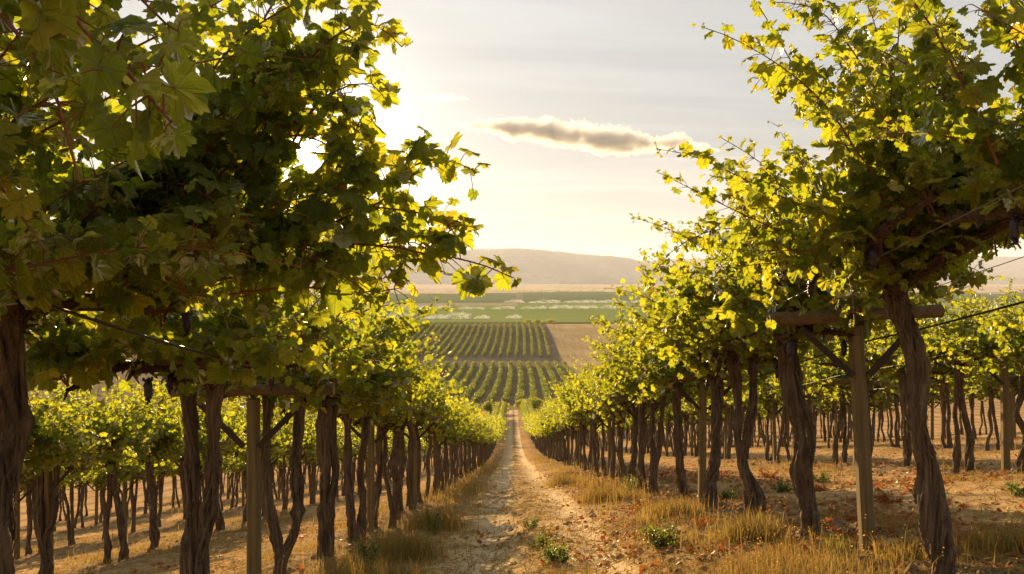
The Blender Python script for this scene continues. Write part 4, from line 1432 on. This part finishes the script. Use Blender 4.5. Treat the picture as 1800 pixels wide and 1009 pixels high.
# ------------------------------------------------------------------ clouds
def cloud(name, lab, ends, prof, Yd, dens, seed):
    """a cloud body: a tapered hull filled with a ragged density field"""
    p0, p1 = at(*ends[0], Yd), at(*ends[1], Yd)
    c = .5 * (p0 + p1)
    half = .5 * np.linalg.norm(p1 - p0)
    k = Yd / F
    u = np.linspace(-1, 1, 40)
    h = np.interp(u, [q[0] for q in prof], [q[1] * k for q in prof])
    off = np.interp(u, [q[0] for q in prof], [q[2] * k for q in prof])
    dy = 1.6
    b = Buf()
    th = np.linspace(0, 2 * np.pi, 24, endpoint=False)
    V = np.stack([np.repeat(u * half * 1.04, 24), (h[:, None] * dy * 1.7 * np.cos(th)).ravel(), (off[:, None] + h[:, None] * 1.7 * np.sin(th)).ravel()], 1)
    i = np.arange(39)[:, None] * 24; j = np.arange(24)[None]
    q = np.stack([i + j, i + (j + 1) % 24, i + 24 + (j + 1) % 24, i + 24 + j], -1).reshape(-1, 4)
    b.add(V, q)
    e0 = np.vstack([V[:24], V[:24].mean(0)]); e1 = np.vstack([V[-24:], V[-24:].mean(0)])
    jj_ = np.arange(24)
    b.add(e0, np.stack([(jj_ + 1) % 24, jj_, np.full(24, 24)], 1))
    b.add(e1, np.stack([jj_, (jj_ + 1) % 24, np.full(24, 24)], 1))
    m, t = new_mat(name + '_vapour')
    co = t.n('ShaderNodeTexCoord').outputs['Object']
    s3 = t.n('ShaderNodeSeparateXYZ', i0=co)
    un = t.math('ADD', t.math('MULTIPLY', t.math('DIVIDE', s3.outputs[0], half), .5), .5)
    hm = max(h)
    rp = t.ramp(un, [((q_[0] + 1) / 2, (q_[1] * k / hm,) * 3) for q_ in prof], 'EASE')
    om_ = max(1e-6, max(abs(off)))
    ro = t.ramp(un, [((q_[0] + 1) / 2, (.5 + .5 * q_[2] * k / om_,) * 3) for q_ in prof], 'EASE')
    hh = t.math('MULTIPLY', rp, hm)
    zc = t.math('MULTIPLY', t.math('SUBTRACT', ro, .5), 2 * om_)
    dz = t.math('DIVIDE', t.math('SUBTRACT', s3.outputs[2], zc), hh)
    dyy = t.math('DIVIDE', s3.outputs[1], t.math('MULTIPLY', hh, dy))
    r = t.math('SQRT', t.math('ADD', t.math('MULTIPLY', dz, dz), t.math('MULTIPLY', dyy, dyy)))
    n1 = t.noise(t.vmath('ADD', co, (seed * 131.0, 0, 0)).outputs[0], .009, 7, .62, .4)
    n2 = t.noise(t.vmath('ADD', co, (0, seed * 77.0, 0)).outputs[0], .035, 5, .6, .2)
    f = t.math('ADD', t.math('SUBTRACT', .95, r), t.math('ADD', t.math('MULTIPLY', t.math('SUBTRACT', n1, .5), 2.0), t.math('MULTIPLY', t.math('SUBTRACT', n2, .5), 1.3)))
    d = t.math('MULTIPLY', t.rng(f, 0.05, 1.25, 0.0, 1.0), dens)
    v = t.n('ShaderNodeVolumePrincipled')
    v.inputs['Color'].default_value = (.94, .94, .94, 1)
    v.inputs['Anisotropy'].default_value = .25
    t.set(v.inputs['Density'], d)
    o_ = t.n('ShaderNodeOutputMaterial')
    t.t.links.new(v.outputs[0], o_.inputs['Volume'])
    m.cycles.volume_step_rate = .25
    tag(obj(name, b.mesh(name, m, True), None, tuple(c)), lab, 'cloud')
cloud('cloud', 'long grey cloud with bright rims above the hills', ((800, 240), (1256, 240)),
      [(-1, 4, 22), (-.8, 15, 18), (-.45, 25, 10), (0, 30, 1), (.3, 28, -7), (.5, 18, -12), (.6, 15, -12), (.75, 19, -11), (.88, 12, -18), (1, 4, -24)], 3400, .065, 4)
cloud('cloud', 'small white cloud wisp near the sun above the long cloud', ((728, 172), (822, 172)),
      [(-1, 2, 0), (-.4, 7, 0), (.3, 11, 1), (.8, 7, -1), (1, 2, -2)], 3400, .03, 5)

# ------------------------------------------------------------------ haze
hv, hs, hc = box((0, 6200, 180), (19000, 12800, 560))
hb = Buf(); hb.add(hv, hs); hb.f.setdefault(3, []).append(hc)
mh, t = new_mat('haze_air')
pv = t.n('ShaderNodeVolumePrincipled')
pv.inputs['Color'].default_value = (.78, .82, .97, 1)
pv.inputs['Density'].default_value = 6.0e-5
pv.inputs['Anisotropy'].default_value = .2
om = t.n('ShaderNodeOutputMaterial')
t.t.links.new(pv.outputs[0], om.inputs['Volume'])
tag(obj('haze', hb.mesh('haze', mh)), 'pale warm haze over the valley and hills', 'haze', None, 'stuff')
